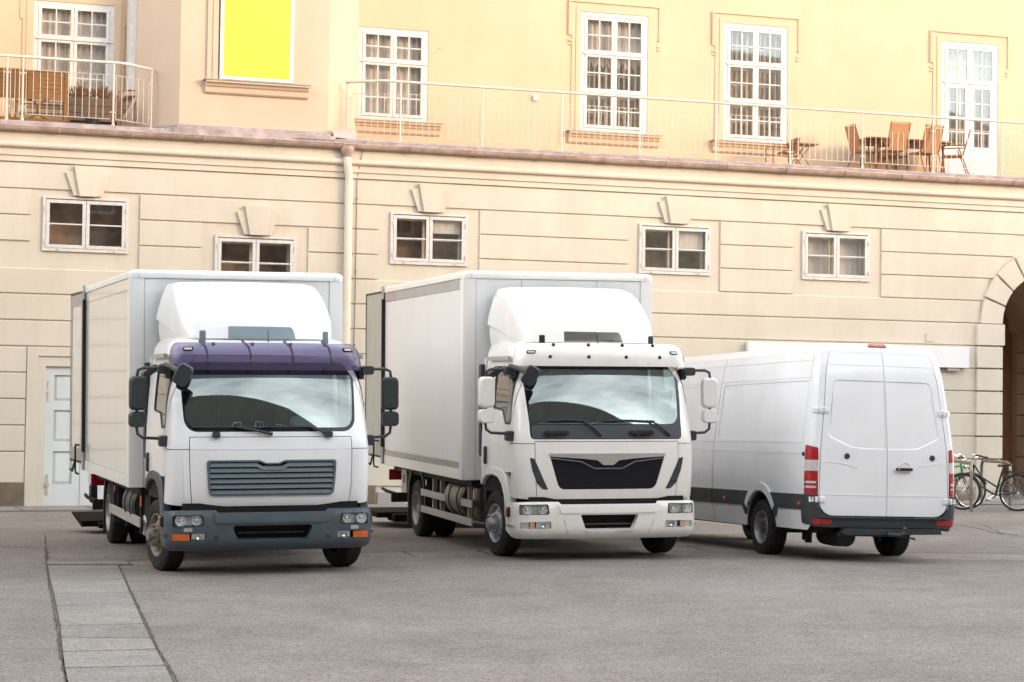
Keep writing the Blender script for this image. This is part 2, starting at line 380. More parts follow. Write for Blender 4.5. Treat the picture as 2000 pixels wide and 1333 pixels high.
# ------------------------------------------------------------------ wheels
def wheel(root, c, R, W, sg, kind, steer=0, hub=None):
    """tyre mesh = the part, rim and nuts = its sub-parts. sg: -1 outer face towards -x"""
    piv = V(c)
    b = B(); h = W / 2
    prof = [(R * .57, -h * .78), (R * .62, -h * .96), (R * .78, -h * 1.0), (R * .90, -h * .97), (R * .965, -h * .86)]
    g = [-.62, -.58, -.56, -.26, -.24, -.20, .20, .24, .26, .56, .58, .62]
    for i, x in enumerate(g):
        prof.append((R * (.996 if i % 3 != 1 else .972), x * h)) if i % 3 != 1 else prof.append((R * .968, x * h))
    prof += [(R * .965, h * .86), (R * .90, h * .97), (R * .78, h), (R * .62, h * .96), (R * .57, h * .78)]
    b.lathe(prof, (0, 0, 0), 'X', 56)
    for rr in (.70, .84): b.lathe([(R * (rr - .012), h * .99), (R * rr, h * 1.025), (R * (rr + .012), h * .99)], (0, 0, 0), 'X', 56, sg)
    if kind == 'van':
        for k in range(44):
            a = 2 * pi * k / 44
            for s0 in (-1, 1):
                q = [(s0 * h * .66, R * .998), (s0 * h * .99, R * .93)]
                p0 = V((q[0][0], q[0][1] * cos(a), q[0][1] * sin(a))); p1 = V((q[1][0], q[1][1] * cos(a + .05), q[1][1] * sin(a + .05)))
                b.tube([p0, p1], .006, 4)
    w = b.build('wheel', 'rubber', root); w.location = piv; w.rotation_euler = (0, 0, steer)
    o = sg  # outward
    rimm = {'t1f': 'rim_dirty', 't2f': 'rim_silver', 'rear': 'rim_steel', 'van': 'rim_steel'}[kind]
    b = B()
    b.lathe([(R * .60, h * .93), (R * .595, h * 1.0), (R * .57, h * 1.0), (R * .55, h * .85), (R * .52, h * .70), (R * .515, -h * .2)], (0, 0, 0), 'X', 48, o)
    def disc(r0, r1, x0, x1, nh, hr, holer):
        def S(s, z):
            rr = hypot(s, z); t = (rr - r0) / (r1 - r0); return V((o * (x0 + (x1 - x0) * t), s, z))
        circ = lambda r, n=48, cx=0, cz=0: [(cx + r * cos(2 * pi * k / n), cz + r * sin(2 * pi * k / n)) for k in range(n)]
        hl = [circ(r0)] if r0 > 0 else []
        for k in range(nh):
            a = 2 * pi * (k + .5) / nh; hl.append(circ(holer, 10, hr * cos(a), hr * sin(a)))
        skin(S, circ(r1), hl, .06, 0, .012 * o, bld=b)
    if kind == 'rear':
        disc(R * .20, R * .515, -h * .15, -h * .35, 8, R * .41, R * .05)
        b.lathe([(R * .20, -h * .15), (R * .20, h * .1), (R * .17, h * .15), (0.001, h * .15)], (0, 0, 0), 'X', 24, o)
    elif kind == 'van':
        disc(R * .34, R * .52, h * .42, h * .30, 15, R * .445, R * .033)
        b.lathe([(R * .34, h * .42), (R * .30, h * .62), (R * .23, h * .66)], (0, 0, 0), 'X', 32, o)
    else:
        disc(R * .30, R * .52, h * .95, h * .45, 10 if kind == 't1f' else 8, R * .42, R * .052)
        b.lathe([(R * .31, h * .90), (R * .31, h * 1.18), (R * .27, h * 1.25), (R * .22, h * 1.25)], (0, 0, 0), 'X', 32, o)
    rim = b.build('rim', rimm, w)
    hb = B(); n = 6 if kind != 'van' else 0
    if kind == 'van':
        hb.lathe([(R * .24, h * .60), (R * .22, h * .74), (R * .12, h * .80), (.001, h * .80)], (0, 0, 0), 'X', 24, o)
        hb.build('hub_cap', 'van_grey', w)
        nb = B()
        for k in range(6):
            a = 2 * pi * k / 6; nb.lathe([(.012, h * .6), (.012, h * .84), (.001, h * .86)], (0, R * .27 * cos(a), R * .27 * sin(a)), 'X', 8, o)
        nb.build('wheel_nut', 'rim_steel', w)
    else:
        x = h * 1.25 if kind != 'rear' else h * .15
        hb.lathe([(R * .22, x), (R * .17, x + .035), (R * .15, x + .07), (R * .08, x + .075), (.001, x + .075)], (0, 0, 0), 'X', 24, o)
        for k in range(6 if kind == 't2f' else 10):
            a = 2 * pi * k / (6 if kind == 't2f' else 10); rr = R * .265
            hb.lathe([(.017, x - .03), (.017, x + .025), (.011, x + .045), (.001, x + .045)], (0, rr * cos(a), rr * sin(a)), 'X', 8, o)
        hb.build('hub', rimm, w)
    bk = B().lathe([(.001, -h * .3), (R * .515, -h * .3)], (0, 0, 0), 'X', 32, o); bk.build('brake_backing', 'black_void', w)
    return w

# ------------------------------------------------------------------ box truck
def truck(name, mw, label, st):
    root = empty(name, mw, label, 'box truck')
    T1 = st['kind'] == 1
    L = st['L']; h0 = st['zb']; ztop = st['zt']; paint = st['paint']; dz = st['dz']
    W = 1.25
    # ---- body box
    b = B().box(-W + .02, W - .02, .02, L, h0 + .02, ztop + .02); b.build('cargo_box', 'box_white', root, bevel=.004)
    sidem = st['side']
    b = B().box(-W, -W + .019, .16 if T1 else .05, L - .03, h0 + (.20 if T1 else .22), ztop - .14); b.build('side_panel', sidem, root)
    b = B().box(W - .019, W, .06, L - .03, h0 + .2, ztop - .14); b.build('side_panel', sidem, root)
    # sills (lower side rail)
    for sg in (-1, 1):
        x0, x1 = (-W - .004, -W + .019) if sg < 0 else (W - .019, W + .004)
        b = B().box(x0, x1, .0 if not T1 else .16, L, h0 - .0, h0 + .135); b.build('side_rail', paint if not T1 else 'box_white', root, bevel=.004)
        b = B().box(x0 + (.003 if sg < 0 else 0), x1 - (0 if sg < 0 else .003), .05 if not T1 else .16, L - .02, h0 + .139, h0 + .2); b.build('trim_strip', 'strip_grey' if not T1 else 'box_side', root)
        b = B().box(x0 + (.003 if sg < 0 else 0), x1 - (0 if sg < 0 else .003), .05, L - .02, ztop - .135, ztop - .004); b.build('trim_strip', 'strip_grey' if not T1 else 'box_side', root)
    if not T1:
        b = B().box(-W - .006, -W, L - .75, L - .1, ztop - .125, ztop - .02); b.build('marker_strip', 'strip_red', root)
    # front face boards
    b = B()
    b.box(-W, -W + .16, -.0, .025, h0, ztop - .002); b.box(W - .16, W, -.0, .025, h0, ztop - .002)
    for x0, x1 in ((-W + .166, -.5), (-.494, .5), (.506, W - .166)): b.box(x0, x1, .002, .025, h0, ztop - .002)
    b.build('front_wall', 'box_white', root, bevel=.003)
    # corner posts (rounded)
    for sg in (-1, 1):
        b = B(); pr = [(sg * (W - .0), .16), (sg * (W + .006), .158), (sg * (W + .006), .03), (sg * (W - .006), .002), (sg * (W - .03), -.006), (sg * (W - .16), -.006), (sg * (W - .16), .0)]
        b.prism(pr, h0, ztop, ax=2); b.build('corner_post', 'box_white' if T1 else paint, root, ang=50)
    # roof cap all round
    def cap(off): return rpoly([(-W - off, -off), (W + off, -off), (W + off, L), (-W - off, L)], [.07, .07, 0, 0], 4)
    b = B(); secs = []
    for z, o in ((ztop, .012), (ztop + .05, .014), (ztop + .075, .004), (ztop + .095, -.03), (ztop + .10, -.07)):
        secs.append([(x, y, z) for x, y in cap(o)])
    b.loft(secs); b.build('roof_cap', paint if T1 else paint, root, ang=50)
    for sg in (-1, 1):
        x0 = sg * (W - .10)
        b = B().box(min(x0, x0 + .004), max(x0, x0 + .004), -.0165, -.012, ztop + .002, ztop + .06); b.build('cap_joint', 'strip_grey', root)
    # rear frame and open door
    b = B().box(-W, W, L - .0, L + .04, ztop - .08, ztop + .06).box(-W, -W + .05, L, L + .04, h0, ztop - .08).box(W - .05, W, L, L + .04, h0, ztop - .08); b.build('rear_frame', 'dark_plastic', root)
    hx, hy = -W - .015, L + .05; ex, ey = st['door']
    d = V((ex - hx, ey - hy, 0)); ln = d.length; d.normalize(); nrm = V((-d.y, d.x, 0))
    def dbox(bb, a0, a1, t0, t1, z0, z1):
        vs = []
        for z in (z0, z1):
            for t in (t0, t1):
                for a in (a0, a1): vs.append(V((hx, hy, z)) + d * a + nrm * t)
        bb.add(vs, [(0, 2, 3, 1), (4, 5, 7, 6), (0, 1, 5, 4), (2, 6, 7, 3), (0, 4, 6, 2), (1, 3, 7, 5)])
    zt, zb2 = ztop + .03, h0 + .09
    db = B(); dbox(db, .03, ln - .02, -.018, .018, zb2 + .03, zt - .03); door = db.build('rear_door', 'box_side' if T1 else 'aluminium', root)
    if T1: 
        db = B(); 
        for a0, a1, z0, z1 in ((.03, ln - .02, zt - .20, zt - .035), (.03, ln - .02, zb2 + .035, zb2 + .2), (.03, .14, zb2 + .2, zt - .2), (ln - .13, ln - .02, zb2 + .2, zt - .2)):
            dbox(db, a0, a1, .0185, .024, z0, z1)
        db.build('door_frame_plate', 'strip_grey', door)
    db = B(); dbox(db, 0, ln, -.026, .026, zt - .03, zt); dbox(db, 0, ln, -.026, .026, zb2, zb2 + .03); dbox(db, 0, .03, -.026, .026, zb2, zt); dbox(db, ln - .02, ln, -.026, .026, zb2, zt)
    db.build('door_seal', 'dark_plastic', door)
    P = lambda a, t, z: V((hx, hy, z)) + d * a + nrm * t
    db = B(); db.tube([P(.10, .05, zb2 + .25), P(.32, .06, zb2 + .25), P(.36, .06, zb2 + .22), P(.36, .06, zb2 - .10), P(.3, .06, zb2 - .14), P(.05, .06, zb2 - .14)], .014, 8)
    db.tube([P(.45, .05, zb2 + .04), P(.5, .08, zb2 - .12), P(.7, .08, zb2 - .10)], .014, 8)
    db.build('door_latch', 'chassis', door)
    db = B(); db.tube([P(.0, 0, zt - .12), P(.0, 0, zt + .07)], .028, 10); db.tube([P(.0, 0, h0 + .0), P(.0, 0, h0 + .25)], .028, 10); db.build('hinge', 'aluminium', door)
    # ---- chassis
    b = B()
    for sg in (-1, 1): b.box(sg * .43 - .04, sg * .43 + .04, -1.7, L + .3, .62, .84)
    for y in (-.9, .3, 1.6, 2.4, 3.6, L + .1): b.box(-.43, .43, y, y + .08, .66, .8)
    b.box(-1.1, 1.1, .08, L, h0 - .09, h0 - .03)
    b.build('chassis_frame', 'chassis', root)
    fa, ra = st['fa'], st['ra']
    b = B().tube([(-.9, fa, .42), (.9, fa, .42)], .06, 10).tube([(-.8, ra, .42), (.8, ra, .42)], .08, 10).lathe([(.05, -.2), (.2, -.08), (.2, .08), (.05, .2)], (0, ra, .42), 'X', 16)
    b.box(-.4, .4, -1.6, -.6, .55, 1.0); b.build('axle_gear', 'chassis', root)
    b = B().lathe([(.001, -.45), (.25, -.45), (.28, -.42), (.28, .42), (.25, .45), (.001, .45)], (-.86, 1.02, .62), 'Y', 28)
    for y in (-.25, .2): b.lathe([(.286, y - .03), (.292, y - .03), (.292, y + .03), (.286, y + .03)], (-.86, 1.02, .62), 'Y', 28)
    b.build('fuel_tank', 'mirror_grey' if T1 else 'tank_metal', root)
    b = B().rbox((-.86, .25, .60), .35, .4, .48, .06); b.build('air_tank', 'tank_metal' if not T1 else 'chassis', root)
    if T1:
        b = B().lathe([(.001, 0), (.11, 0), (.13, .03), (.13, .10), (.001, .1)], (-1.05, .22, .42), 'X', 20); b.build('filter_housing', 'box_side_cream', root)
    for y in ((.35, 1.9, 2.35) if not T1 else (.25, 1.5, 2.3)): B().box(-1.08, -1.02, y, y + .06, .32, .80).build('guard_bracket', 'chassis' if T1 else 'strip_grey', root)
    rails = [(.405, .525)] if T1 else [(.545, .64), (.315, .41)]
    for sg in (-1, 1):
        for z0, z1 in rails:
            b = B().box(min(sg * 1.10, sg * 1.125), max(sg * 1.10, sg * 1.125), .03, 2.86 if T1 else 2.94, z0, z1); b.build('side_guard', 'strip_grey' if T1 else 'aluminium', root, bevel=.008)
    # mudguards at the back axle
    for sg in (-1, 1):
        b = B(); o, i_ = [], []
        for k in range(17):
            a = radians(-12 + 204 * k / 16); o.append((ra + .56 * cos(a), .42 + .56 * sin(a) * .98)); i_.append((ra + .52 * cos(a), .42 + .52 * sin(a) * .98))
        b.prism(o + i_[::-1], sg * .60, sg * 1.12, ax=0)
        b.box(min(sg * .62, sg * 1.12), max(sg * .62, sg * 1.12), ra + .535, ra + .56, .10, .40)
        b.build('mudguard', 'mirror_grey' if not T1 else 'dark_plastic', root, ang=50)
        b = B().box(min(sg * 1.118, sg * 1.13), max(sg * 1.118, sg * 1.13), ra - .70, ra - .62, .70, .78); b.build('side_marker', 'orange_lens', root, bevel=.003)
    b = B().box(-1.135, -1.12, -.16, -.10, .66, .78); b.build('side_marker', 'orange_lens', root, bevel=.003)
    # rear clutter: lamps, bumper bar, lift
    b = B()
    for x in (-.95, .7): b.box(x, x + .28, L - .02, L + .06, .62, .84)
    b.box(-1.15, 1.15, L - .1, L - .02, .34, .48); b.box(-.7, -.6, L - .4, L, .35, .85); b.box(.6, .7, L - .4, L, .35, .85)
    b.tube([(-1.05, L - .1, .45), (-1.2, L + .1, .50), (-1.2, L + .35, .52)], .025, 8)
    b.build('rear_underrun', 'chassis', root)
    for sg in (-1, 1):
        b = B().box(sg * 1.0 - .16, sg * 1.0 + .16, L + .062, L + .10, .66, .82); b.build('tail_light', 'red_lens', root, bevel=.01)
    if not T1:
        b = B().box(-1.12, -1.10, L - .95, L - .62, .52, .86).box(-1.10, -.8, L - .95, L - .62, .52, .86); b.build('locker', 'strip_grey', root, bevel=.01)
        b = B().box(-1.128, -1.121, L - .84, L - .78, .66, .78); b.build('locker_handle', 'dark_plastic', root)
    else:
        b = B().rbox((-1.12, L + .15, .55), .10, .22, .26, .03); b.build('lift_control', 'dark_plastic', root)
    lz = st['lift']
    y0, y1 = L + .65, L + (1.95 if T1 else 2.5)
    b = B().prism([(y0, lz + .0), (y1, lz + (.11 if T1 else .02)), (y1, lz + (.13 if T1 else .04)), (y0, lz + .08)], -1.22, 1.22, ax=0)
    b.box(-1.0, 1.0, y0 - .25, y0 + .3, lz - .05 if not T1 else lz - .01, lz + .06)
    for sg in (-1, 1): b.tube([(sg * .5, L, .45), (sg * .5, y0 + .1, lz + .03)], .04, 8)
    b.build('lift_platform', 'lift_steel', root)
    # ---- cab
    fz = dz
    tab = [(.72, 1.105, -2.00, .20, .035), (.80, 1.105, -2.05, .20, .04), (1.0, 1.105, -2.075, .18, .04), (1.36, 1.105, -2.07, .17, .045), (1.50, 1.10, -2.045, .17, .05),
           (1.62, 1.095, -2.02, .18, .06), (1.95, 1.075, -1.93, .19, .07), (2.25, 1.045, -1.82, .20, .08), (2.40, 1.02, -1.74, .22, .08), (2.50, .985, -1.62, .25, .08), (2.56, .92, -1.44, .28, .08), (2.58, .84, -1.25, .28, .08)]
    tab = [(z + (fz if z > .9 else 0), *r) for z, *r in tab]
    S = Hull(tab, .93, .27, .018)
    sd = S.sy
    zs0 = 1.505 + fz   # hood line
    wsb = 1.555 + fz if T1 else 1.42 + fz
    if not T1: zs0 = wsb - .02
    ww = .995 if T1 else 1.02
    wpoly = rpoly([(-ww + .06, wsb), (ww - .06, wsb), (ww + .035, 2.30 + fz), (-ww - .035, 2.30 + fz)], [.16, .16, .05, .05], 7) if T1 else \
        rpoly([(-ww + .10, wsb), (ww - .10, wsb), (ww + .03, 2.34 + fz), (-ww - .03, 2.34 + fz)], [.05, .05, .05, .05], 5)
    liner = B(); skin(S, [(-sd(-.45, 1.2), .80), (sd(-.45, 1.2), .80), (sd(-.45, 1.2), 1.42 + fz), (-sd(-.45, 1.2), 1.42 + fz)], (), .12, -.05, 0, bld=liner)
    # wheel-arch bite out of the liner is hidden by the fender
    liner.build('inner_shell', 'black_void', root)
    b = B()
    # surround of the windscreen: scuttle corners, pillars, header
    zc = 1.375 + fz
    yb = -1.90
    top = 2.37 + fz
    def sideedge(y, z0, z1, n=8): return [(sd(y + (z0 + (z1 - z0) * k / n - z0) * 0, z0 + (z1 - z0) * k / n), z0 + (z1 - z0) * k / n) for k in range(n + 1)]
    R_ = [(s + .0, z) for s, z in sideedge(-1.80, zc, top)]
    hw = .872
    outl = [(hw + .008, zc)] + R_ + [(-s, z) for s, z in R_[::-1]] + [(-hw - .008, zc), (-hw - .008, zs0), (hw + .008, zs0)]
    skin(S, outl, [wpoly], .075, 0, .02, bld=b)
    cabs = b.build('cab_shell', paint, root, ang=40)
    # roof
    b = B()
    rs = sd(-.42, 2.4 + fz)
    seco = []
    for z in (top + .006, 2.44 + fz, 2.49 + fz, 2.53 + fz, 2.56 + fz, 2.58 + fz):
        w_, yf_, r_, bu_ = interp(S.t, z); rr = []
        for k in range(41):
            u = -rs + 2 * rs * k / 40; p = S(u, z); p.y = min(p.y, -.42); rr.append(p)
        rr.append(V((0, -.42, z))); seco.append(rr)
    seco.append([V((p.x * .6, -.9 + (p.y + .9) * .6 if p.y < -.9 else p.y, 2.60 + fz)) for p in seco[-1]])
    b.loft(seco, cap=True); roofo = b.build('roof', paint, root, ang=50)
    # doors (side skins)
    for sg in (-1, 1):
        bot = [(-1.795, 1.36 + fz), (-1.795, 1.10), (-1.60, 1.06), (-1.3, 1.09), (-1.05, 1.11), (-.75, 1.09), (-.55, 1.02), (-.50, .98)]
        win = rpoly([(-1.745, 1.60 + fz), (-1.50, 1.60 + fz), (-1.36, 1.75 + fz), (-.95, 1.77 + fz), (-.95, 2.26 + fz), (-1.70, 2.26 + fz)], [.06, .05, .05, .05, .06, .06], 4)
        outl = S.side([(-1.788, 1.06 + 0.02), (-1.60, 1.07), (-1.35, 1.10), (-1.05, 1.115), (-.78, 1.09), (-.58, 1.03), (-.50, 1.0), (-.50, top), (-1.788, top)])
        wn = S.side(win, .1)
        bb = B(); q = (lambda s, z: S(sg * s, z)); 
        skin(q, outl if sg > 0 else outl, [wn], .075, 0, .02 * sg, bld=bb); dr = bb.build('door', paint, root, ang=40)
        bb = B(); skin(q, wn, (), .12, -.008 * sg, 0, bld=bb); bb.build('side_window', 'side_glass', dr)
        # dark window rubber: ring between window and slightly smaller loop
        cx = sum(p[0] for p in wn) / len(wn); cz = sum(p[1] for p in wn) / len(wn)
        wo = [(cx + (s - cx) * 1.035, cz + (z - cz) * 1.045) for s, z in wn]; wi = [(cx + (s - cx) * .95, cz + (z - cz) * .955) for s, z in wn]
        bb = B(); skin(q, wo, [wi], .09, .003 * sg, .008 * sg, bld=bb); bb.build('window_seal', 'dark_plastic', dr)
        hh = 1.19 + fz
        bb = B().rbox((sg * 1.128, -.70, hh), .05, .085, .22, .02); bb.build('door_handle', 'dark_plastic', dr)
        # crease line pressed in the door
        bb = B(); skin(q, S.side([(-1.75, 1.30 + fz), (-.62, 1.44 + fz), (-.62, 1.448 + fz), (-1.75, 1.312 + fz)]), (), .09, .004 * sg, .004 * sg, bld=bb); bb.build('door_crease', paint, dr)
        # rain gutter
        bb = B().box(min(sg * 1.06, sg * 1.10), max(sg * 1.06, sg * 1.10), -1.62, -.62, top - .025, top + .02); bb.build('rain_rail', 'strip_grey', dr)
        # corner panel below
        outl = [(hw + .008, .765), (sd(-1.74, .8), .80)] + [(sd(-1.795, 1.0), 1.04), (sd(-1.795, 1.2), 1.2), (sd(-1.795, zc - .008), zc - .008), (hw + .008, zc - .008)]
        hl = []
        if not T1: hl = [rpoly([(.925, 1.275 + fz), (.965, 1.20 + fz), (1.09, .96), (1.00, .915), (.93, 1.04)][::1] if False else [(.90, 1.24 + fz), (.945, 1.21 + fz), (1.10, .93), (1.085, .895), (1.0, .94), (.94, 1.05)], .012, 3)]
        bb = B(); skin(q, outl, [], .07, 0, .02 * sg, bld=bb); cp = bb.build('corner_panel', paint, root, ang=40)
        if T1:
            # the soft vertical scoop beside the front panel
            bb = B(); skin(q, rpoly([(.89, .87), (.945, .82), (.945, 1.31), (.905, 1.31)], .03, 5), (), .06, .004 * sg, .003 * sg, bld=bb); bb.build('air_scoop', paint, cp)
        else:
            pl = rpoly([(.895, 1.255 + fz), (.925, 1.24 + fz), (.945, 1.17 + fz), (.86 + .04, .915), (.80 + .0, .885), (.885, 1.1)], .01, 3)
        # fender over the front wheel
        bb = B(); fo = [(-1.78, .745), (-1.72, .90), (-1.60, 1.04), (-1.42, 1.10), (-1.05, 1.12), (-.75, 1.10), (-.58, 1.06), (-.46, .99), (-.42, .90)]
        fi = [(-.47, .86), (-.56, .93), (-.72, .99), (-1.0, 1.01), (-1.25, .99), (-1.42, .92), (-1.54, .80), (-1.61, .62), (-1.64, .44), (-1.78, .36)]
        x0, x1 = sg * 1.02, sg * 1.128
        bb.prism(fo + fi, min(x0, x1), max(x0, x1), ax=0); bb.build('fender', 'grey_plastic' if T1 else paint, root, bevel=.02, ang=60)
        bb = B(); o, i_ = [], []
        for k in range(15):
            a = radians(15 + 165 * k / 14); o.append((fa + .555 * cos(a), .44 + .555 * sin(a))); i_.append((fa + .535 * cos(a), .44 + .535 * sin(a)))
        bb.prism(o + i_[::-1], min(sg * .6, sg * 1.02), max(sg * .6, sg * 1.02), ax=0); bb.box(min(sg * .62, sg * 1.08), max(sg * .62, sg * 1.08), -.52, -.49, .22, .85); bb.build('wheel_housing', 'dark_plastic', root)
        # step under the door
        bb = B().box(min(sg * 1.0, sg * 1.14), max(sg * 1.0, sg * 1.14), -1.98, -1.72, .455, .485); bb.build('step_plate', 'aluminium' if not T1 else 'grey_plastic', root, bevel=.006)
    # back wall
    b = B().box(-1.08, 1.08, -.47, -.42, .85, top); b.build('cab_back', paint, root, bevel=.01)
    for sg in (-1, 1):
        b = B().box(min(sg * 1.08, sg * 1.135), max(sg * 1.08, sg * 1.135), -.47, -.36, 1.22, 2.30 + fz); b.build('air_baffle', 'dark_plastic', root, bevel=.01)
    # windscreen glass, black border
    b = B(); skin(S, wpoly, (), .10, -.012, 0, bld=b); gl = b.build('windscreen', 'windscreen', root)
    cz = (wsb + 2.3 + fz) / 2
    lo_, hi_ = (wsb + .045, 2.17 + fz) if T1 else (1.60 + fz, 2.245 + fz)
    iw = .085 if T1 else .105
    inner = rpoly([(-ww + iw, lo_), (ww - iw, lo_), (ww + (.005 if T1 else -.01), hi_), (-ww - (.005 if T1 else -.01), hi_)], [.13, .13, .03, .03], 6)
    b = B(); skin(S, wpoly, [inner], .08, -.006, .004, bld=b); b.build('windscreen_border', 'gloss_black' if T1 else 'gloss_black', gl)
    if not T1:
        cow = rpoly([(-ww + .115, wsb + .008), (ww - .115, wsb + .008), (ww - .10, 1.585 + fz), (-ww + .10, 1.585 + fz)], .02, 3)
        b = B(); skin(S, cow, (), .09, .004, .012, bld=b); cw = b.build('cowl', 'van_grey', root)
        for x in (-.62, .42):
            b = B().rbox((x, S(x, 1.50 + fz).y - .035, 1.505 + fz), .30, .05, .05, .02).rbox((x - .06, S(x, 1.50 + fz).y - .02, 1.475 + fz), .07, .05, .04, .01); b.build('cowl_grip', 'dark_plastic', cw)
    # wipers
    for x0, x1, xe in ((-.42, .0, -.86), (.40, .60, -.10)) if T1 else ((-.30, -.08, -.72), (.55, .78, -.02)):
        wz = wsb + .015 if T1 else 1.60 + fz
        b = B(); base = S(x1, wz - (.04 if T1 else .13)); base.y -= .03; j = S(x0, wz + .04); j.y -= .03
        b.tube([base, base * .5 + j * .5 + V((0, -.012, .01)), j], [.018, .014, .009], 8)
        e = S(xe, wz + .035); e.y -= .022; k2 = S(x1 - .1 if T1 else x0 + .05, wz + .03); k2.y -= .022
        b.tube([e, S((xe + x0) / 2, wz + .045) + V((0, -.022, 0)), k2], .009, 6)
        b.build('wiper', 'dark_plastic', root)
    if T1:
        for x in (-.60, .62):
            p = S(x, 1.53 + fz); b = B().rbox((x, p.y - .03, 1.525 + fz), .085, .05, .065, .015); b.build('wiper_spindle', 'mirror_grey', root)
    # ---- front panel and grille
    if T1:
        gp = rpoly([(-.685, .875), (.685, .875), (.70, 1.255 + fz), (.14, 1.255 + fz), (.07, 1.225 + fz), (-.07, 1.225 + fz), (-.14, 1.255 + fz), (-.70, 1.255 + fz)], [.05, .05, .03, .01, .03, .03, .01, .03], 4)
        b = B(); skin(S, [(-hw, .765), (hw, .765), (hw, zs0 - .008), (-hw, zs0 - .008)], [gp], .08, 0, .02, bld=b); fp = b.build('front_panel', paint, root, ang=40)
        b = B(); gi = [(x * .965, 1.065 + (z - 1.065) * .90) for x, z in gp]; skin(S, [(x * 1.0, z) for x, z in gp], [gi], .06, .014, .04, bld=b); gr = b.build('grille', 'grille_grey', root, ang=30)
        b = B(); skin(S, gi, (), .12, -.05, 0, bld=b); b.build('grille_back', 'black_void', gr)
        for k in range(6):
            z1 = .895 + k * .0575; bb = B(); secs = []
            top_cut = k == 5
            for j in range(25):
                x = -.668 + 1.336 * j / 24; zo = -.035 if (top_cut and abs(x) < .14) else 0
                y = S(x, z1).y
                secs.append([(x, y + .012, z1 + zo), (x, y - .018, z1 + .002 + zo), (x, y + .002, z1 + .042 + zo), (x, y + .03, z1 + .052 + zo), (x, y + .03, z1 + .01 + zo)])
            bb.loft(secs); bb.build('grille_slat', 'grille_grey', gr, ang=30)
        # soft horizontal step pressed in the hood
        b = B(); skin(S, [(-hw + .005, 1.368 + fz), (hw - .005, 1.368 + fz), (hw - .005, 1.374 + fz), (-hw + .005, 1.374 + fz)], (), .08, .004, .004, bld=b); b.build('panel_crease', paint, fp)
    else:
        zt_ = 1.245 + fz
        gp = rpoly([(-.60, .885), (.60, .885), (.71, zt_ + .01), (-.71, zt_ + .01)], [.09, .09, .01, .01], 5)
        b = B(); skin(S, [(-hw, .775), (hw, .775), (hw, zs0 - .008), (-hw, zs0 - .008)], [gp], .07, 0, .02, bld=b); fp = b.build('front_panel', paint, root, ang=40)
        b = B(); skin(S, gp, (), .08, -.018, .02, bld=b); gr = b.build('grille', 'gloss_black', root, ang=30)
        def stripe(n, pl, m_, o, t=.012, par=gr): bb = B(); skin(S, pl, (), .05, o, t, bld=bb); return bb.build(n, m_, par, ang=30)
        stripe('chrome_bar', rpoly([(-.715, zt_ + .012), (-.70, zt_ - .025), (-.30, zt_ - .05), (-.13, zt_ - .07), (-.06, zt_ - .125), (.06, zt_ - .125), (.13, zt_ - .07), (.30, zt_ - .05), (.70, zt_ - .025), (.715, zt_ + .012)], .004, 2), 'chrome_satin', .012, .03)
        ch = [(-.69, zt_ - .045), (-.33, zt_ - .085), (-.17, zt_ - .165), (.17, zt_ - .165), (.33, zt_ - .085), (.69, zt_ - .045)]
        pts = [S(x, z) + V((0, -.002, 0)) for x, z in ch]; b = B().tube(pts, .008, 6); b.build('grille_trim', 'grille_grey', gr)
        # honeycomb strip low down
        b = B()
        for i in range(34):
            for j in range(3):
                x = -.37 + i * .0225 + (j % 2) * .011; z = .912 + j * .02; p = S(x, z)
                b.lathe([(.008, 0), (.0105, -.003), (.0105, .004)], (x, p.y + .012, z), 'Y', 6)
        b.build('mesh_grille', 'van_grey', gr)
        for sg in (-1, 1):
            q = (lambda s, z: S(sg * s, z))
            # black side intake with two fins
            pl = rpoly([(.905, 1.25 + fz), (.955, 1.19 + fz), (.935, 1.0), (.80, .885), (.845, .96)], [.008, .02, .03, .006, .01], 3)
            pl = rpoly([(.915, 1.255 + fz), (.965, 1.20 + fz), (.905, 1.00), (.735, .885), (.80, .99)], [.006, .03, .03, .006, .02], 3)
            pl = rpoly([(.94, 1.21 + fz), (.885, 1.195 + fz), (.735, .885), (.80, .892), (.865, .96), (.915, 1.11)], [.006, .01, .006, .01, .03, .03], 3)
            bb = B(); skin(q, [p for p in pl if True], (), .05, .004 * sg, .004 * sg, bld=bb); si = bb.build('side_intake', 'van_grey', root)
            for zf, xa, xb in ((1.12, .855, .905), (.985, .80, .865)):
                a_, c_ = q(xa, zf), q(xb, zf + .004); a_.y -= .01; c_.y -= .01
                bb = B().tube([a_, c_], .008, 6); bb.build('intake_fin', 'mirror_grey', si)
    # ---- bumper
    btab = [(.285, 1.08, -2.00, .20, .05), (.31, 1.11, -2.06, .20, .05), (.37, 1.125, -2.115, .19, .05), (.55, 1.125, -2.135, .19, .05), (.66, 1.125, -2.135, .19, .05), (.715, 1.12, -2.115, .19, .05), (.73, 1.10, -2.08, .19, .05)]
    btab = [(z + fz * .35, *r) for z, *r in btab]
    Sb = Hull(btab, .935, .28)
    bz = fz * .35
    bm_ = 'grey_plastic' if T1 else paint
    be = Sb.sy(-1.66, .5)
    if T1:
        intake = rpoly([(-.37, .40), (.37, .40), (.44, .565), (-.44, .565)], .03, 4)
        hl_ = lambda sg: (rpoly([(sg * .735, .565), (sg * 1.06, .555), (sg * 1.06, .675), (sg * .745, .68)], .022, 4), rpoly([(sg * .71, .405), (sg * 1.07, .40), (sg * 1.07, .485), (sg * .71, .49)], .015, 3))
    else:
        intake = rpoly([(-.28, .41), (.29, .41), (.36, .595), (-.35, .595)], .01, 3)
        hl_ = lambda sg: (rpoly([(sg * .72, .60), (sg * 1.07, .60), (sg * 1.07, .715), (sg * .735, .72)], .018, 4), rpoly([(sg * .69, .435), (sg * 1.06, .43), (sg * 1.06, .51), (sg * .70, .52)], .018, 3))
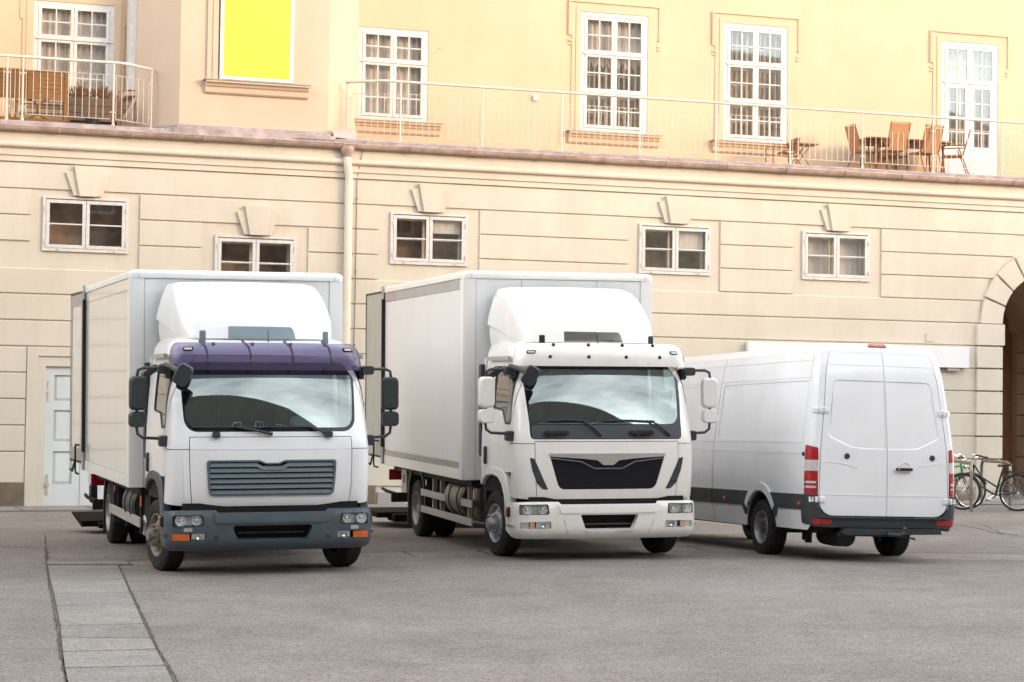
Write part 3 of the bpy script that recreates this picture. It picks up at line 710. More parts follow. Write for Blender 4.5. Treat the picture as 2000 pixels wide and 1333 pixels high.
    def ccw(pl):
        a = sum(pl[i - 1][0] * pl[i][1] - pl[i][0] * pl[i - 1][1] for i in range(len(pl))); return pl if a > 0 else pl[::-1]
    HLs = [[ccw(p) for p in hl_(sg)] for sg in (-1, 1)]
    outl = [(-be, .40)] + [(-1.32, .37), (-1.12, .295 + bz), (-.7, .29 + bz), (.7, .29 + bz), (1.12, .295 + bz), (1.32, .37)] + [(be, .40), (be, .70 + bz), (1.0, .728 + bz), (.62, .728 + bz), (.58, .70 + bz), (-.58, .70 + bz), (-.62, .728 + bz), (-1.0, .728 + bz), (-be, .70 + bz)]
    b = B(); skin(Sb, outl, [intake, HLs[0][0], HLs[0][1], HLs[1][0], HLs[1][1]], .055, 0, .09, bld=b); bump = b.build('bumper', bm_, root, ang=38)
    b = B().box(-1.0, 1.0, -1.98, -1.75, .33, .68 + bz).box(-.95, .95, -2.02, -1.9, .70, .80); b.build('bumper_backing', 'black_void', root)
    b = B().box(-.36, .36, -2.10, -1.95, .385, .40); b.build('intake_step', 'mirror_grey' if T1 else 'dark_plastic', bump)
    b = B().tube([(-.36, -2.03, .48), (.36, -2.03, .48)], .012, 6); b.build('intake_bar', 'dark_plastic', bump)
    if T1:
        for sg in (-1, 1):
            for z in (.62, .435):
                p = Sb(sg * .60, z); b = B().lathe([(.026, .004), (.026, -.003), (.001, -.005)], (p.x, p.y, z), 'Y', 16); b.build('plug', 'mirror_grey', bump)
            b = B(); skin(lambda s, z: Sb(sg * s, z), ccw(rrect(.855, .945, .505, .545, .01, 3)), (), .04, .004 * sg, .006 * sg, bld=b); b.build('washer_cover', 'strip_grey', bump)
        # ledge: the beam over the intake stands proud
        b = B(); skin(Sb, rpoly([(-.62, .59), (.62, .59), (.62, .70), (-.62, .70)], .02, 3), (), .07, .012, .014, bld=b); b.build('beam_face', bm_, bump, ang=50)
    else:
        b = B(); skin(Sb, rpoly([(-.58, .615), (.58, .615), (.62, .705), (-.62, .705)], .012, 3), (), .07, .012, .014, bld=b); b.build('beam_face', bm_, bump, ang=50)
        for sg in (-1, 1):
            p0 = [Sb(sg * .60, .71), Sb(sg * .535, .50), Sb(sg * .50, .385), Sb(sg * .50, .31)]
            b = B().tube([p + V((0, -.001, 0)) for p in p0], .004, 4); b.build('bumper_joint', 'strip_grey', bump)
    for i, sg in enumerate((-1, 1)):
        hp, fp_ = HLs[i]
        q = Sb
        lamp = B(); skin(q, hp, (), .06, -.055, 0, bld=lamp); ho = lamp.build('headlight', 'lamp_back', root)
        cxs = (.975, .815) if T1 else (.975, .80)
        rr_ = (.060, .052)
        for cxx, rad in zip(cxs if sg > 0 else cxs, rr_):
            p = Sb(sg * cxx, .625 if T1 else .66); bb = B()
            # bowl
            bb.lathe([(rad, -.02), (rad * .9, .0), (rad * .6, .022), (rad * .28, .032), (.001, .034)], (p.x, p.y + .012, p.z), 'Y', 20); bb.build('reflector', 'lamp_bowl', ho)
            bb = B().lathe([(.001, -.004), (rad * .22, 0), (rad * .25, .02)], (p.x, p.y + .018, p.z), 'Y', 12); bb.build('bulb', 'chrome', ho)
        bb = B(); skin(q, hp, (), .06, -.006, 0, bld=bb); bb.build('lens', 'lamp_glass', ho)
        bb = B(); hc = (sum(p[0] for p in hp) / len(hp), sum(p[1] for p in hp) / len(hp)); hi2 = [(hc[0] + (x - hc[0]) * .94, hc[1] + (z - hc[1]) * .88) for x, z in hp]
        skin(q, hp, [hi2], .05, -.002, .01, bld=bb); bb.build('lamp_bezel', 'gloss_black', ho)
        # lower unit: indicator + fog lamp
        xs = sorted(set(p[0] for p in fp_)); xlo, xhi = xs[0], xs[-1]; zlo = min(p[1] for p in fp_); zhi = max(p[1] for p in fp_)
        ins = .012
        if T1:
            a0, a1 = (xlo, xlo + .19) if sg < 0 else (xhi - .19, xhi); f0, f1 = (xlo + .205, xhi) if sg < 0 else (xlo, xhi - .205)
            bb = B(); skin(q, rrect(a0 + .006, a1, zlo + .008, zhi - .008, .008, 3), (), .05, -.004, .02, bld=bb); bb.build('indicator', 'orange_lens', root)
        else:
            w3 = (xhi - xlo)
            a0, a1 = (xlo + .11, xlo + .17) if sg < 0 else (xhi - .17, xhi - .11); f0, f1 = (xlo + .185, xhi) if sg < 0 else (xlo, xhi - .185)
            bb = B(); skin(q, rrect(a0 + .003, a1, zlo + .008, zhi - .012, .006, 3), (), .05, -.008, .02, bld=bb); bb.build('indicator', 'amber_pale', root)
            g0, g1 = (xlo + .008, xlo + .105) if sg < 0 else (xhi - .105, xhi - .008)
            bb = B(); skin(q, rrect(g0, g1, zlo + .008, zhi - .012, .006, 3), (), .05, -.03, .0, bld=bb); dl = bb.build('side_lamp', 'lamp_bowl', root)
            bb = B(); skin(q, rrect(g0, g1, zlo + .008, zhi - .012, .006, 3), (), .05, -.004, 0, bld=bb); bb.build('lens', 'lamp_glass', dl)
        bb = B(); skin(q, rrect(f0 + .006, f1 - .006, zlo + .008, zhi - .01, .008, 3), (), .05, -.04, 0, bld=bb); fo = bb.build('fog_lamp', 'lamp_bowl', root)
        bb = B(); skin(q, rrect(f0 + .006, f1 - .006, zlo + .008, zhi - .01, .008, 3), (), .05, -.004, 0, bld=bb); bb.build('lens', 'lamp_glass', fo)
        p = Sb((f0 + f1) / 2, (zlo + zhi) / 2); bb = B().lathe([(.030, -.01), (.022, .01), (.001, .02)], (p.x, p.y + .014, p.z), 'Y', 16); bb.build('bulb', 'chrome', fo)
        # side repeater on the bumper flank
        bb = B().rbox((sg * 1.135, -1.80, .60 + bz), .05, .10, .12, .02); bb.build('side_repeater', 'dark_plastic', root)
        bb = B().rbox((sg * 1.155, -1.77, .60 + bz), .02, .10, .11, .008); bb.build('side_marker', 'orange_lens', root)
    # ---- sun visor over the windscreen
    vt = [(2.205 + fz, 1.055, -1.945, .16, .07), (2.30 + fz, 1.05, -1.945, .17, .07), (2.40 + fz, 1.035, -1.93, .19, .07), (2.46 + fz, 1.02, -1.90, .20, .07), (2.50 + fz, .99, -1.84, .22, .07), (2.515 + fz, .96, -1.78, .22, .07)]
    if not T1: vt = [(z + .06 if z < 2.3 + fz else z + .035, *r) for z, *r in vt]
    Sv = Hull(vt, .86, .30)
    ve = .86 + .30 + .05
    z0v, z1v = vt[0][0] + .01, vt[-1][0] - .004
    vo = rpoly([(-ve, z0v), (ve, z0v), (ve, z1v - .10), (ve - .1, z1v), (-ve + .1, z1v), (-ve, z1v - .10)], [.03, .03, .04, .10, .10, .04], 4)
    lampz = 2.435 + fz
    lh = [rrect(x - .055, x + .055, lampz - .018, lampz + .024, .018, 4) for x in (-.90, .90)]
    b = B(); skin(Sv, vo, lh, .06, 0, .006, bld=b); vis = b.build('sun_visor', 'purple_acrylic' if T1 else paint, root, ang=40)
    for x in (-.90, .90):
        b = B(); skin(Sv, rrect(x - .054, x + .054, lampz - .017, lampz + .023, .017, 4), (), .05, .006, .02, bld=b); lo = b.build('marker_lamp', 'gloss_black', vis)
        b = B(); skin(Sv, rrect(x - .038, x + .038, lampz - .007, lampz + .013, .006, 3), (), .05, .010, .01, bld=b); b.build('lens', 'clear_lens', lo)
    for j, x in enumerate((-.66, -.20, .26, .69)):
        for z in ((2.495 if T1 else 2.525) + fz, (2.31 if T1 else 2.385) + fz):
            p = Sv(x, z); b = B().lathe([(.021, .004), (.021, -.006), (.013, -.013), (.001, -.014)], (p.x, p.y, z), 'Y', 12); b.build('fixing_bolt', 'dark_plastic' if not T1 else 'old_wood', vis)
        if T1:
            b = B(); pts = [(x - .01, Sv(x, 2.32 + fz).y + .02, 2.29 + fz), (x - .01, Sv(x, 2.38 + fz).y + .025, 2.38 + fz), (x - .02, Sv(x, 2.46 + fz).y + .05, 2.46 + fz), (x - .06, Sv(x, 2.5 + fz).y + .16, 2.53 + fz)]
            b.tube(pts, .014, 6); b.build('visor_bracket', 'mirror_grey', vis)
    # ---- roof air deflector
    zd = 2.56 + fz; zt2 = 3.225 if T1 else 3.315
    hD = zt2 - zd
    dt = [(zd, .83, -1.52, .24, .09), (zd + hD * .12, .85, -1.49, .26, .09), (zd + hD * .3, .865, -1.40, .27, .10), (zd + hD * .5, .865, -1.25, .27, .11), (zd + hD * .7, .855, -1.05, .26, .12), (zd + hD * .85, .84, -.86, .25, .13), (zd + hD * .94, .825, -.70, .23, .13), (zd + hD * .985, .795, -.56, .20, .12), (zd + hD, .75, -.44, .18, .11)]
    Sd = Hull(dt, .64, .38, .12)
    yend = -.13
    def dseg(z, n=60):
        e = Sd.sy(yend, z); return [Sd(-e + 2 * e * k / n, z) for k in range(n + 1)]
    eb = [(s, z) for s, z in [(Sd.sy(y, z), z) for y, z in [(yend, zd + .24), (-.5, zd + .17), (-.85, zd + .08), (-1.12, zd + .0)]]]
    et = Sd.sy(yend, zt2 - .002)
    oo = [(-s, z) for s, z in eb] + [(s, z) for s, z in eb[::-1]] + [(Sd.sy(yend, z), z) for z in (zd + hD * .5, zd + hD * .8, zt2 - .03, zt2 - .002)] + [(-Sd.sy(yend, z), z) for z in (zt2 - .002, zt2 - .03, zd + hD * .8, zd + hD * .5)]
    holes = []
    slot = rpoly([(-.40, zd + .005), (.40, zd + .005), (.37, zd + .13), (-.39, zd + .135)], [.01, .01, .05, .02], 4)
    b = B(); skin(Sd, oo, [] if T1 else [slot], .06, 0, .012, bld=b)
    tp = dseg(zt2 - .001); ctr = [V((p.x * .5, p.y * .5 + yend * .5, zt2 + .012)) for p in tp]; end = [V((p.x * .3, yend, zt2 + .014)) for p in tp]
    b.loft([tp, ctr, end], cap=False, close=False)
    de = b.build('air_deflector', paint, root, ang=50)
    for sg in (-1, 1):
        q = (lambda s, z: Sd(sg * s, z))
        pl = [(Sd.sy(y, z), z) for y, z in resample([(yend - .0, zd + .225), (-.5, zd + .155), (-.85, zd + .065), (-1.10, zd - .01), (-.9, zd - .035), (yend, zd - .06)], .1)]
        b = B(); skin(q, pl, (), .07, -.035 * sg, .01 * sg, bld=b); b.build('deflector_skirt', paint, de, ang=50)
        p = q(.70, zd + .07); b = B().rbox((sg * .70 * .97, -1.60, zd + .01), .07, .012, .15, .015, rot=Matrix.Rotation(radians(14 * sg), 3, 'Z')).tube([(sg * .68, -1.60, zd - .07), (sg * .68, -1.45, zd - .04)], .012, 6); b.build('deflector_blade', 'deflector_plate' if T1 else 'dark_plastic', de)
    b = B(); skin(Sd, rpoly([(-.41, zd - .0), (.40, zd - .0), (.37, zd + .13), (-.40, zd + .135)], [.01, .01, .05, .02], 4), (), .06, .004 if T1 else -.16, .006, bld=b); b.build('deflector_plate', 'deflector_plate' if T1 else 'strip_grey', de)
    b = B().tube([(.03 if T1 else .0, -1.66, zd - .04), (.03 if T1 else .0, -1.63, zd + .10)], [.008, .004], 6); b.build('aerial', 'dark_plastic', root)
    # ---- mirrors
    mm = st['mirror']
    for sg in (-1, 1):
        X = sg * 1.385; yy = -1.72
        b = B().tube([(sg * 1.06, -1.72, 2.225 + fz), (sg * 1.20, yy, 2.235 + fz), (sg * 1.33, yy, 2.235 + fz), (sg * 1.385, yy, 2.21 + fz), (sg * 1.395, yy, 2.15 + fz), (sg * 1.395, yy + .01, 1.60 + fz), (sg * 1.385, yy, 1.53 + fz), (sg * 1.33, yy, 1.49 + fz), (sg * 1.12, -1.76, 1.48 + fz)], .017, 8)
        arm = b.build('mirror_arm', 'mirror_grey', root)
        b = B().rbox((sg * 1.12, -1.74, 2.22 + fz), .14, .12, .10, .03).rbox((sg * 1.06, -1.66, 2.19 + fz), .06, .16, .14, .02); b.build('arm_bracket', 'mirror_grey', arm)
        b = B().rbox((sg * 1.125, -1.80, 1.455 + fz), .10, .16, .12, .025); b.build('arm_bracket', 'mirror_grey' if T1 else 'dark_plastic', arm)
        rot = Matrix.Rotation(radians(-5 * sg), 3, 'Z')
        b = B().rbox((X, yy + .0, 1.965 + fz), .185, .13, .365, .05, rot=rot); mo = b.build('mirror', mm, root)
        b = B().rbox((X, yy + .075, 1.965 + fz), .155, .02, .33, .04, rot=rot); b.build('mirror_glass', 'chrome', mo)
        b = B().rbox((X + sg * .005, yy + .0, 1.685 + fz), .185, .12, .165, .045, rot=rot); mo = b.build('mirror', mm, root)
        b = B().rbox((X + sg * .005, yy + .07, 1.685 + fz), .15, .02, .13, .03, rot=rot); b.build('mirror_glass', 'chrome', mo)
    # front (close-view) mirror at the kerb side, and the kerb mirror over the door
    rot = Matrix.Rotation(radians(-12), 3, 'Z') @ Matrix.Rotation(radians(28), 3, 'Y')
    b = B().rbox((-.975, -2.16, 2.16 + fz), .17, .14, .235, .05, rot=rot); fm = b.build('mirror', 'mirror_grey' if T1 else 'dark_plastic', root)
    b = B().rbox((-.955, -2.075, 2.08 + fz), .13, .12, .18, .05, rot=rot); b.build('mirror_cup', 'gloss_black', fm)
    b = B().tube([(-1.09, -1.70, 2.26 + fz), (-1.06, -1.98, 2.24 + fz), (-1.02, -2.12, 2.20 + fz)], [.04, .03, .035], 8); b.build('mirror_arm', 'mirror_grey' if T1 else 'dark_plastic', fm)
    rot = Matrix.Rotation(radians(0), 3, 'Z') @ Matrix.Rotation(radians(-35), 3, 'Y')
    b = B().rbox((-1.22, -1.42, 2.20 + fz), .20, .24, .08, .035, rot=rot).tube([(-1.10, -1.5, 2.26 + fz), (-1.16, -1.45, 2.23 + fz)], .025, 8); b.build('mirror', 'mirror_grey' if T1 else 'dark_plastic', root)
    # ---- inside of the cab
    b = B().box(-1.02, 1.02, -1.5, -.50, .98, 1.05).box(-1.0, 1.0, -.56, -.50, 1.05, 2.3); b.build('cab_interior', 'interior', root)
    b = B().prism([(-1.86, 1.10), (-1.89, 1.52 + fz), (-1.78, 1.60 + fz), (-1.52, 1.60 + fz), (-1.45, 1.45), (-1.5, 1.1)], -1.0, 1.0, ax=0); b.build('dashboard', 'dashboard', root, bevel=.03)
    b = B().prism([(-1.70, 1.58 + fz), (-1.66, 1.70 + fz), (-1.5, 1.72 + fz), (-1.42, 1.56 + fz)], .30, .85, ax=0); b.build('instrument_hood', 'dashboard', root, bevel=.04)
    b = B(); n = 28; rm = Matrix.Rotation(radians(-38), 3, 'X')
    b.tube([rm @ V((.22 * cos(2 * pi * k / n), .22 * sin(2 * pi * k / n), 0)) + V((.55, -1.36, 1.70 + fz)) for k in range(n + 1)], .014, 8)
    for a in (0, pi, -pi / 2): b.tube([V((.55, -1.36, 1.70 + fz)) + rm @ V((0, 0, -.03)), V((.55, -1.36, 1.70 + fz)) + rm @ V((.21 * cos(a), .21 * sin(a), 0))], .014, 6)
    b.tube([V((.55, -1.36, 1.68 + fz)), V((.55, -1.52, 1.5 + fz))], .03, 8); b.build('steering_wheel', 'dark_plastic', root)
    for x in (-.55, .55):
        b = B().rbox((x, -.80, 1.20), .50, .50, .16, .05).rbox((x, -.63, 1.62), .46, .12, .70, .08, rot=Matrix.Rotation(radians(-8), 3, 'X')).rbox((x, -.60, 2.03), .26, .10, .16, .05); b.build('seat', 'seat_fabric', root)
    # ---- wheels
    zf, zr = st['zf'], st['zr']; R = .395
    for sg in (-1, 1):
        wheel(root, (sg * .985, fa, R + zf), R, .225, sg, 't1f' if T1 else 't2f', radians(st['steer']))
        wheel(root, (sg * 1.01, ra, R + zr), R, .225, sg, 'rear')
        wheel(root, (sg * .72, ra, R + zr), R, .225, sg, 'rear')
    return root

# purple see-through visor
_m, _nt, N_, L_ = nodes('purple_acrylic')
_o = N_.new('ShaderNodeOutputMaterial'); _mx = N_.new('ShaderNodeMixShader'); L_.new(_mx.outputs[0], _o.inputs[0]); _mx.inputs[0].default_value = .52
_t = N_.new('ShaderNodeBsdfTransparent'); _t.inputs[0].default_value = (.46, .42, .60, 1)
_p = N_.new('ShaderNodeBsdfPrincipled'); _p.inputs['Base Color'].default_value = (.23, .16, .42, 1); _p.inputs['Roughness'].default_value = .2
_tc = N_.new('ShaderNodeTexCoord'); L_.new(ramp(N_, L_, noise(N_, L_, _tc.outputs['Object'], 3), .3, .7, (.095, .083, .155), (.125, .108, .195)), _p.inputs['Base Color'])
L_.new(_t.outputs[0], _mx.inputs[1]); L_.new(_p.outputs[0], _mx.inputs[2])

def truckpose(yaw, p, r, t, zo):
    R = rotm(radians(yaw), radians(p), radians(r)); o = R @ V((1.25, 0, -zo)) + V(t) + V((0, 0, CAMZ)); return xf(R, o)
import sys
T1P = truckpose(18.04, .89, -.56, (-4.379, 23.518, -.860), .87)
T2P = truckpose(15.13, .97, -.42, (-.609, 25.682, -.814), .90)
VANP = xf(rotm(radians(16.654), radians(-.663), radians(1.207)), rotm(radians(16.654), radians(-.663), radians(1.207)) @ V((.995, 0, 0)) + V((3.551, 24.493, -1.715 + CAMZ)))
truck('box_truck', T1P, 'white box truck with grey bumper, slatted grey grille and purple sun visor',
      dict(kind=1, L=4.5, zb=.87, zt=3.278, paint='paint_white', side='box_side', dz=0, door=(-1.305, 5.70), fa=-1.10, ra=2.95, lift=.06, mirror='mirror_grey', zf=.012, zr=-.002, steer=11))
truck('box_truck', T2P, 'cream white box truck with black grille, painted bumper and white mirrors, beside the van',
      dict(kind=2, L=4.864, zb=.90, zt=3.433, paint='paint_cream', side='box_side_cream', dz=.05, door=(-1.275, 6.10), fa=-1.02, ra=3.25, lift=.06, mirror='paint_cream', zf=.037, zr=-.05, steer=7))

# ------------------------------------------------------------------ panel van (seen from behind)
def van():
    root = empty('panel_van', VANP, 'white high-roof panel van seen from behind, with red tail lights and tow bar', 'van')
    tab = [(.36, .950, .03, .10, .02), (.55, .975, .005, .12, .02), (.80, .988, .0, .12, .02), (1.28, .985, .01, .13, .02), (1.45, .972, .02, .13, .02), (1.85, .925, .06, .13, .02), (2.15, .885, .10, .12, .02), (2.32, .858, .13, .11, .02), (2.46, .825, .165, .10, .02), (2.55, .79, .20, .10, .02), (2.60, .74, .24, .10, .02), (2.64, .63, .31, .10, .02), (2.658, .45, .42, .08, .02)]
    S = Hull(tab, .855, .20)
    sd = S.sy
    wc = 1.48
    YE = 5.35
    q_ = {sg: (lambda s, z, sg=sg: S(sg * s, z)) for sg in (-1, 1)}
    dop = rpoly([(-.846, .545), (.846, .545), (.842, 2.2), (.806, 2.595), (-.806, 2.595), (-.842, 2.2)], [.17, .17, 0, .10, .10, 0], 7)
    lampz = (.805, 1.365)
    lamp = rpoly([(.858, lampz[0]), (sd(.165, .8), lampz[0]), (sd(.16, 1.3), lampz[1] + .035), (.875, lampz[1])], [.01, .01, .02, .02], 3)
    for sg in (-1, 1):
        # side skin from the door opening round the corner to the cab
        q = q_[sg]
        arch = [(wc + .455 * cos(radians(a)), .36 + .455 * sin(radians(a))) for a in range(0, 181, 9)]
        low = [(wc - .455, .375), (.14, .375), (.06, .44)]
        out = S.open([(YE, 2.53), (YE, .375)] + arch[:-1] + low, .2) + [(1.0, .55), (.849, .55), (.845, 2.2), (.812, 2.53)]
        rec1 = S.side(rpoly([(.34, 1.475), (2.95, 1.475), (2.95, 2.175), (.30, 2.175)], [.05, .02, .02, .05], 4), .15)
        rec2 = S.side(rpoly([(3.14, 1.475), (4.75, 1.475), (4.75, 2.175), (3.14, 2.175)], .02, 4), .15)
        b = B(); skin(q, out, [lamp, rec1, rec2], .075, 0, .014 * sg, bld=b); sh = b.build('body_side', 'van_white', root, ang=30)
        for rc in (rec1, rec2):
            b = B(); skin(q, rc, (), .12, -.009 * sg, .0, bld=b); b.build('side_recess', 'van_white', sh)
        # raised creases
        for pts in ([(.20, 1.285), (1.2, 1.295), (YE, 1.33), (YE, 1.345), (1.2, 1.31), (.20, 1.30)], [(.25, 2.215), (YE, 2.215), (YE, 2.232), (.25, 2.232)], [(.16, 2.425), (YE, 2.435), (YE, 2.448), (.16, 2.438)], [(.25, 1.425), (YE, 1.43), (YE, 1.442), (.25, 1.437)]):
            b = B(); skin(q, S.side(pts, .15), (), .15, .0045 * sg, .005 * sg, bld=b); b.build('crease', 'van_white', sh)
        for y in (3.05,):
            b = B(); skin(q, S.side([(y, .38), (y + .006, .38), (y + .006, 2.53), (y, 2.53)], .1), (), .1, .0015 * sg, .001 * sg, bld=b); b.build('panel_gap', 'black_void', sh)
        b = B(); skin(q, S.side([(.235, 1.42), (.24, 1.42), (.30, 2.5), (.295, 2.5)], .1), (), .1, .0015 * sg, .001 * sg, bld=b); b.build('panel_gap', 'strip_grey', sh)
        # wheel-arch lip, white above the trim
        b = B(); o = [(wc + .53 * cos(radians(a)), .36 + .56 * sin(radians(a))) for a in range(30, 151, 8)]; i_ = [(wc + .455 * cos(radians(a)), .36 + .455 * sin(radians(a))) for a in range(150, 29, -8)]
        skin(q, S.side(o + i_, .1), (), .09, .022 * sg, .03 * sg, bld=b); b.build('arch_lip', 'van_white', sh, ang=50)
        b = B(); o = []
        for k in range(15):
            a = radians(180 * k / 14); o.append((wc + .45 * cos(a), .36 + .45 * sin(a)))
        i2 = [(wc + (y - wc) * .96, .36 + (z - .36) * .96) for y, z in o]
        b.prism(o + i2[::-1], min(sg * .55, sg * .96), max(sg * .55, sg * .96), ax=0); b.build('wheel_housing', 'van_grey', root)
        # grey side trim in sections
        def trim(y0, y1, z0=.615, z1=.80):
            b = B(); skin(q, S.side([(y0, z0), (y1, z0), (y1, z1), (y0, z1)], .1), (), .1, .014 * sg, .018 * sg, bld=b); return b.build('side_trim', 'van_grey', root)
        for back in (1, 0):
            pl = [(.20 if back else -.08, .615), (.93, .615), (1.0, .50), (1.045, .50), (1.084, .588), (1.157, .683), (1.22, .735), (1.14, .80), (.20 if back else -.08, .80)]
            if not back: pl = [(2 * wc - y, z) for y, z in pl]
            b = B(); skin(q, S.side(ccw2(pl), .1), (), .08, .014 * sg, .018 * sg, bld=b); b.build('side_trim', 'van_grey', root)
        trim(3.06, YE)
        for y in (.27, 2.60):
            b = B().rbox((sg * 1.002, y, .685), .02, .05, .045, .008); b.build('side_marker', 'orange_lens', root)
        b = B().lathe([(.028, 0), (.026, .012), (.02, .018), (.001, .018)], (sg * .984, .20, 1.285), 'X', 16, sg); b.build('fixing_plug', 'dark_plastic', root)
        # tail light in bands
        bands = [(lampz[0], .99, 'red_lens'), (.996, 1.02, 'clear_lens'), (.985, 1.0, 'red_lens')]
        z0, z1 = lampz
        bd = [(z0, .878, 'red_lens'), (.880, .905, 'clear_lens'), (.907, .933, 'red_lens'), (.935, .962, 'clear_lens'), (.964, 1.083, 'red_lens'), (1.085, 1.215, 'clear_lens'), (1.217, z1 + .04, 'red_lens')]
        base = B(); skin(q, lamp, (), .07, -.008 * sg, .01 * sg, bld=base); tl = base.build('tail_light', 'gloss_black', root)
        for a, c, mm in bd:
            if mm == 'clear_lens' and c < 1.0: pl = rpoly([(.885, a), (sd(.12, a), a), (sd(.12, c), c), (.885, c)], .008, 2)
            else: pl = [(.868, a), (sd(.155, a), a), (sd(.15, c), min(c, z1 + .030)), (.872 + (.004 if c > z1 else 0), min(c, z1 - .006))]
            b = B(); skin(q, pl, (), .04, .008 * sg, .014 * sg, bld=b); b.build('lens', mm, tl, ang=50)
        # hinges
        for z in (1.815, .745):
            b = B().rbox((S(sg * .84, z).x, S(.84, z).y - .010, z), .13, .02, .072, .008).rbox(tuple(S(sg * .95, z) + V((0, -.008, 0))), .06, .03, .065, .006, rot=Matrix.Rotation(radians(40 * sg), 3, 'Z'))
            hg = b.build('door_hinge', 'van_white', root)
            b = B()
            for dx in (.0,):
                for dz_ in (-.018, .018): b.lathe([(.008, 0), (.001, -.003)], (S(sg * .85, z).x, S(.84, z).y - .0205, z + dz_), 'Y', 8)
            b.build('hinge_bolt', 'black_void', hg)
        # bumper corner
        pl = [(sd(.22, .5), .46), (sd(.22, .7), .80), (.93, .80), (.862, .80), (.862, .66), (.80, .575), (.72, .535), (.68, .535), (.66, .415), (.95, .425), (sd(.0, .5), .44)]
        b = B(); skin(q, ccw(pl), (), .05, .022 * sg, .03 * sg, bld=b); b.build('bumper_corner', 'van_grey', root, ang=50)
        b = B(); skin(q, ccw2([(.70, .455), (.93, .45), (.94, .515), (.70, .515)]), (), .05, .028 * sg, .01 * sg, bld=b); b.build('reflector', 'red_lens', root)
        b = B(); skin(q, S.side([(.20, .46), (.10, .42), (.06, .40), (.20, .385)], .1), (), .08, .01 * sg, .02 * sg, bld=b)
        wheel(root, (sg * .855, wc, .352), .352, .225, sg, 'van')
        wheel(root, (sg * .855, wc + 4.325, .352), .352, .225, sg, 'van')
    # roof
    secs = []
    for z in (2.532, 2.56, 2.59, 2.615, 2.635, 2.648, 2.655):
        e = sd(YE, z); r = [S(-e + 2 * e * k / 60, z) for k in range(61)]; secs.append(r)
    b = B().loft(secs, cap=False, close=False)
    top = secs[-1]; b.loft([top, [V((p.x * .4, min(p.y + .25, YE) if p.y < 3 else p.y, 2.662)) for p in top], [V((0, min(p.y + .4, YE) if p.y < 3 else p.y, 2.665)) for p in top]], cap=False, close=False)
    b.build('roof', 'van_white', root, ang=60)
    b = B(); skin(S, [(-.85, 2.597), (.85, 2.597), (.85, 2.536), (.80, 2.56)][:0] or [(-.9, 2.53), (-.815, 2.53), (-.808, 2.598), (.808, 2.598), (.815, 2.53), (.9, 2.53), (.9, 2.604), (-.9, 2.604)], (), .06, .0, .01, bld=b); b.build('rear_header', 'van_white', root)
    # dark gap behind the doors
    b = B(); skin(S, dop, (), .12, -.022, 0, bld=b); b.build('door_gap', 'black_void', root)
    # rear doors with a recessed field, meeting right of the middle
    xm = .030
    def door(sg):
        x0, x1 = (-.832, xm - .004) if sg < 0 else (xm + .004, .832)
        o = [(x0, .555), (x1, .555), (x1, 2.588), (x0, 2.588)]
        if sg < 0: o = rpoly([(-.840, .555), (x1, .555), (x1, 2.588), (-.800, 2.588), (-.836, 2.2)], [.16, .005, .005, .09, 0], 7)
        else: o = rpoly([(x0, .555), (.840, .555), (.836, 2.2), (.800, 2.588), (x0, 2.588)], [.005, .16, 0, .09, .005], 7)
        if sg < 0: rec = rpoly([(-.755, 1.50), (-.44, 1.37), (-.25, 1.36), (x1 - .012, 1.36), (x1 - .012, 2.19), (-.735, 2.19)], [.07, .12, .1, .002, .002, .07], 6)
        else: rec = rpoly([(x0 + .012, 1.36), (.30, 1.36), (.46, 1.37), (.755, 1.50), (.735, 2.19), (x0 + .012, 2.19)], [.002, .1, .12, .07, .07, .002], 6)
        b = B(); skin(S, o, [rec], .06, 0, .018, bld=b); d = b.build('rear_door', 'van_white', root, ang=30)
        # soft bottom of the field: inner slope ring and the flat
        cx = (rec[0][0] + rec[2][0]) / 2
        inn = [(x + (.014 if x < (x0 + x1) / 2 else -.0 if sg < 0 else -.014) * (1 if abs(x - x1) > .05 and abs(x - x0) > .02 else 0), z + (.014 if z < 1.8 else -.012)) for x, z in rec]
        n = len(rec); vs = []
        for loop, off in ((rec, 0.0), (inn, -.007)):
            for x, z in loop:
                p = S(x, z); vs.append(p + V((0, -off, 0)))
        bb = B(); bb.add(vs, [(i, (i + 1) % n, (i + 1) % n + n, i + n) for i in range(n)]); 
        skin(S, inn, (), .08, -.007, 0, bld=bb); bb.build('door_field', 'van_white', d, ang=25)
        for pts in ([(x0 + .01, .800), (x1 - .01, .800), (x1 - .01, .810), (x0 + .01, .810)],):
            bb = B(); skin(S, pts, (), .08, .004, .004, bld=bb); bb.build('door_crease', 'van_white', d)
        cu = [(-.81, 1.205), (-.62, 1.195), (-.45, 1.165), (-.36, 1.11), (-.44, 1.155), (-.62, 1.183), (-.81, 1.193)]
        if sg > 0: cu = [(-x, z) for x, z in cu]
        bb = B(); skin(S, ccw(cu), (), .05, .004, .004, bld=bb); bb.build('door_crease', 'van_white', d)
        x = -.50 if sg < 0 else .64
        bb = B().lathe([(.036, .0), (.034, -.012), (.026, -.02), (.001, -.02)], (x, S(x, 1.27).y, 1.27), 'Y', 20); bb.build('door_plug', 'dark_plastic', d)
        zc_ = [(x0 + .02, 2.375), (x1 - .01, 2.375), (x1 - .01, 2.383), (x0 + .02, 2.383)]
        bb = B(); skin(S, zc_, (), .08, .004, .004, bld=bb); bb.build('door_crease', 'van_white', d)
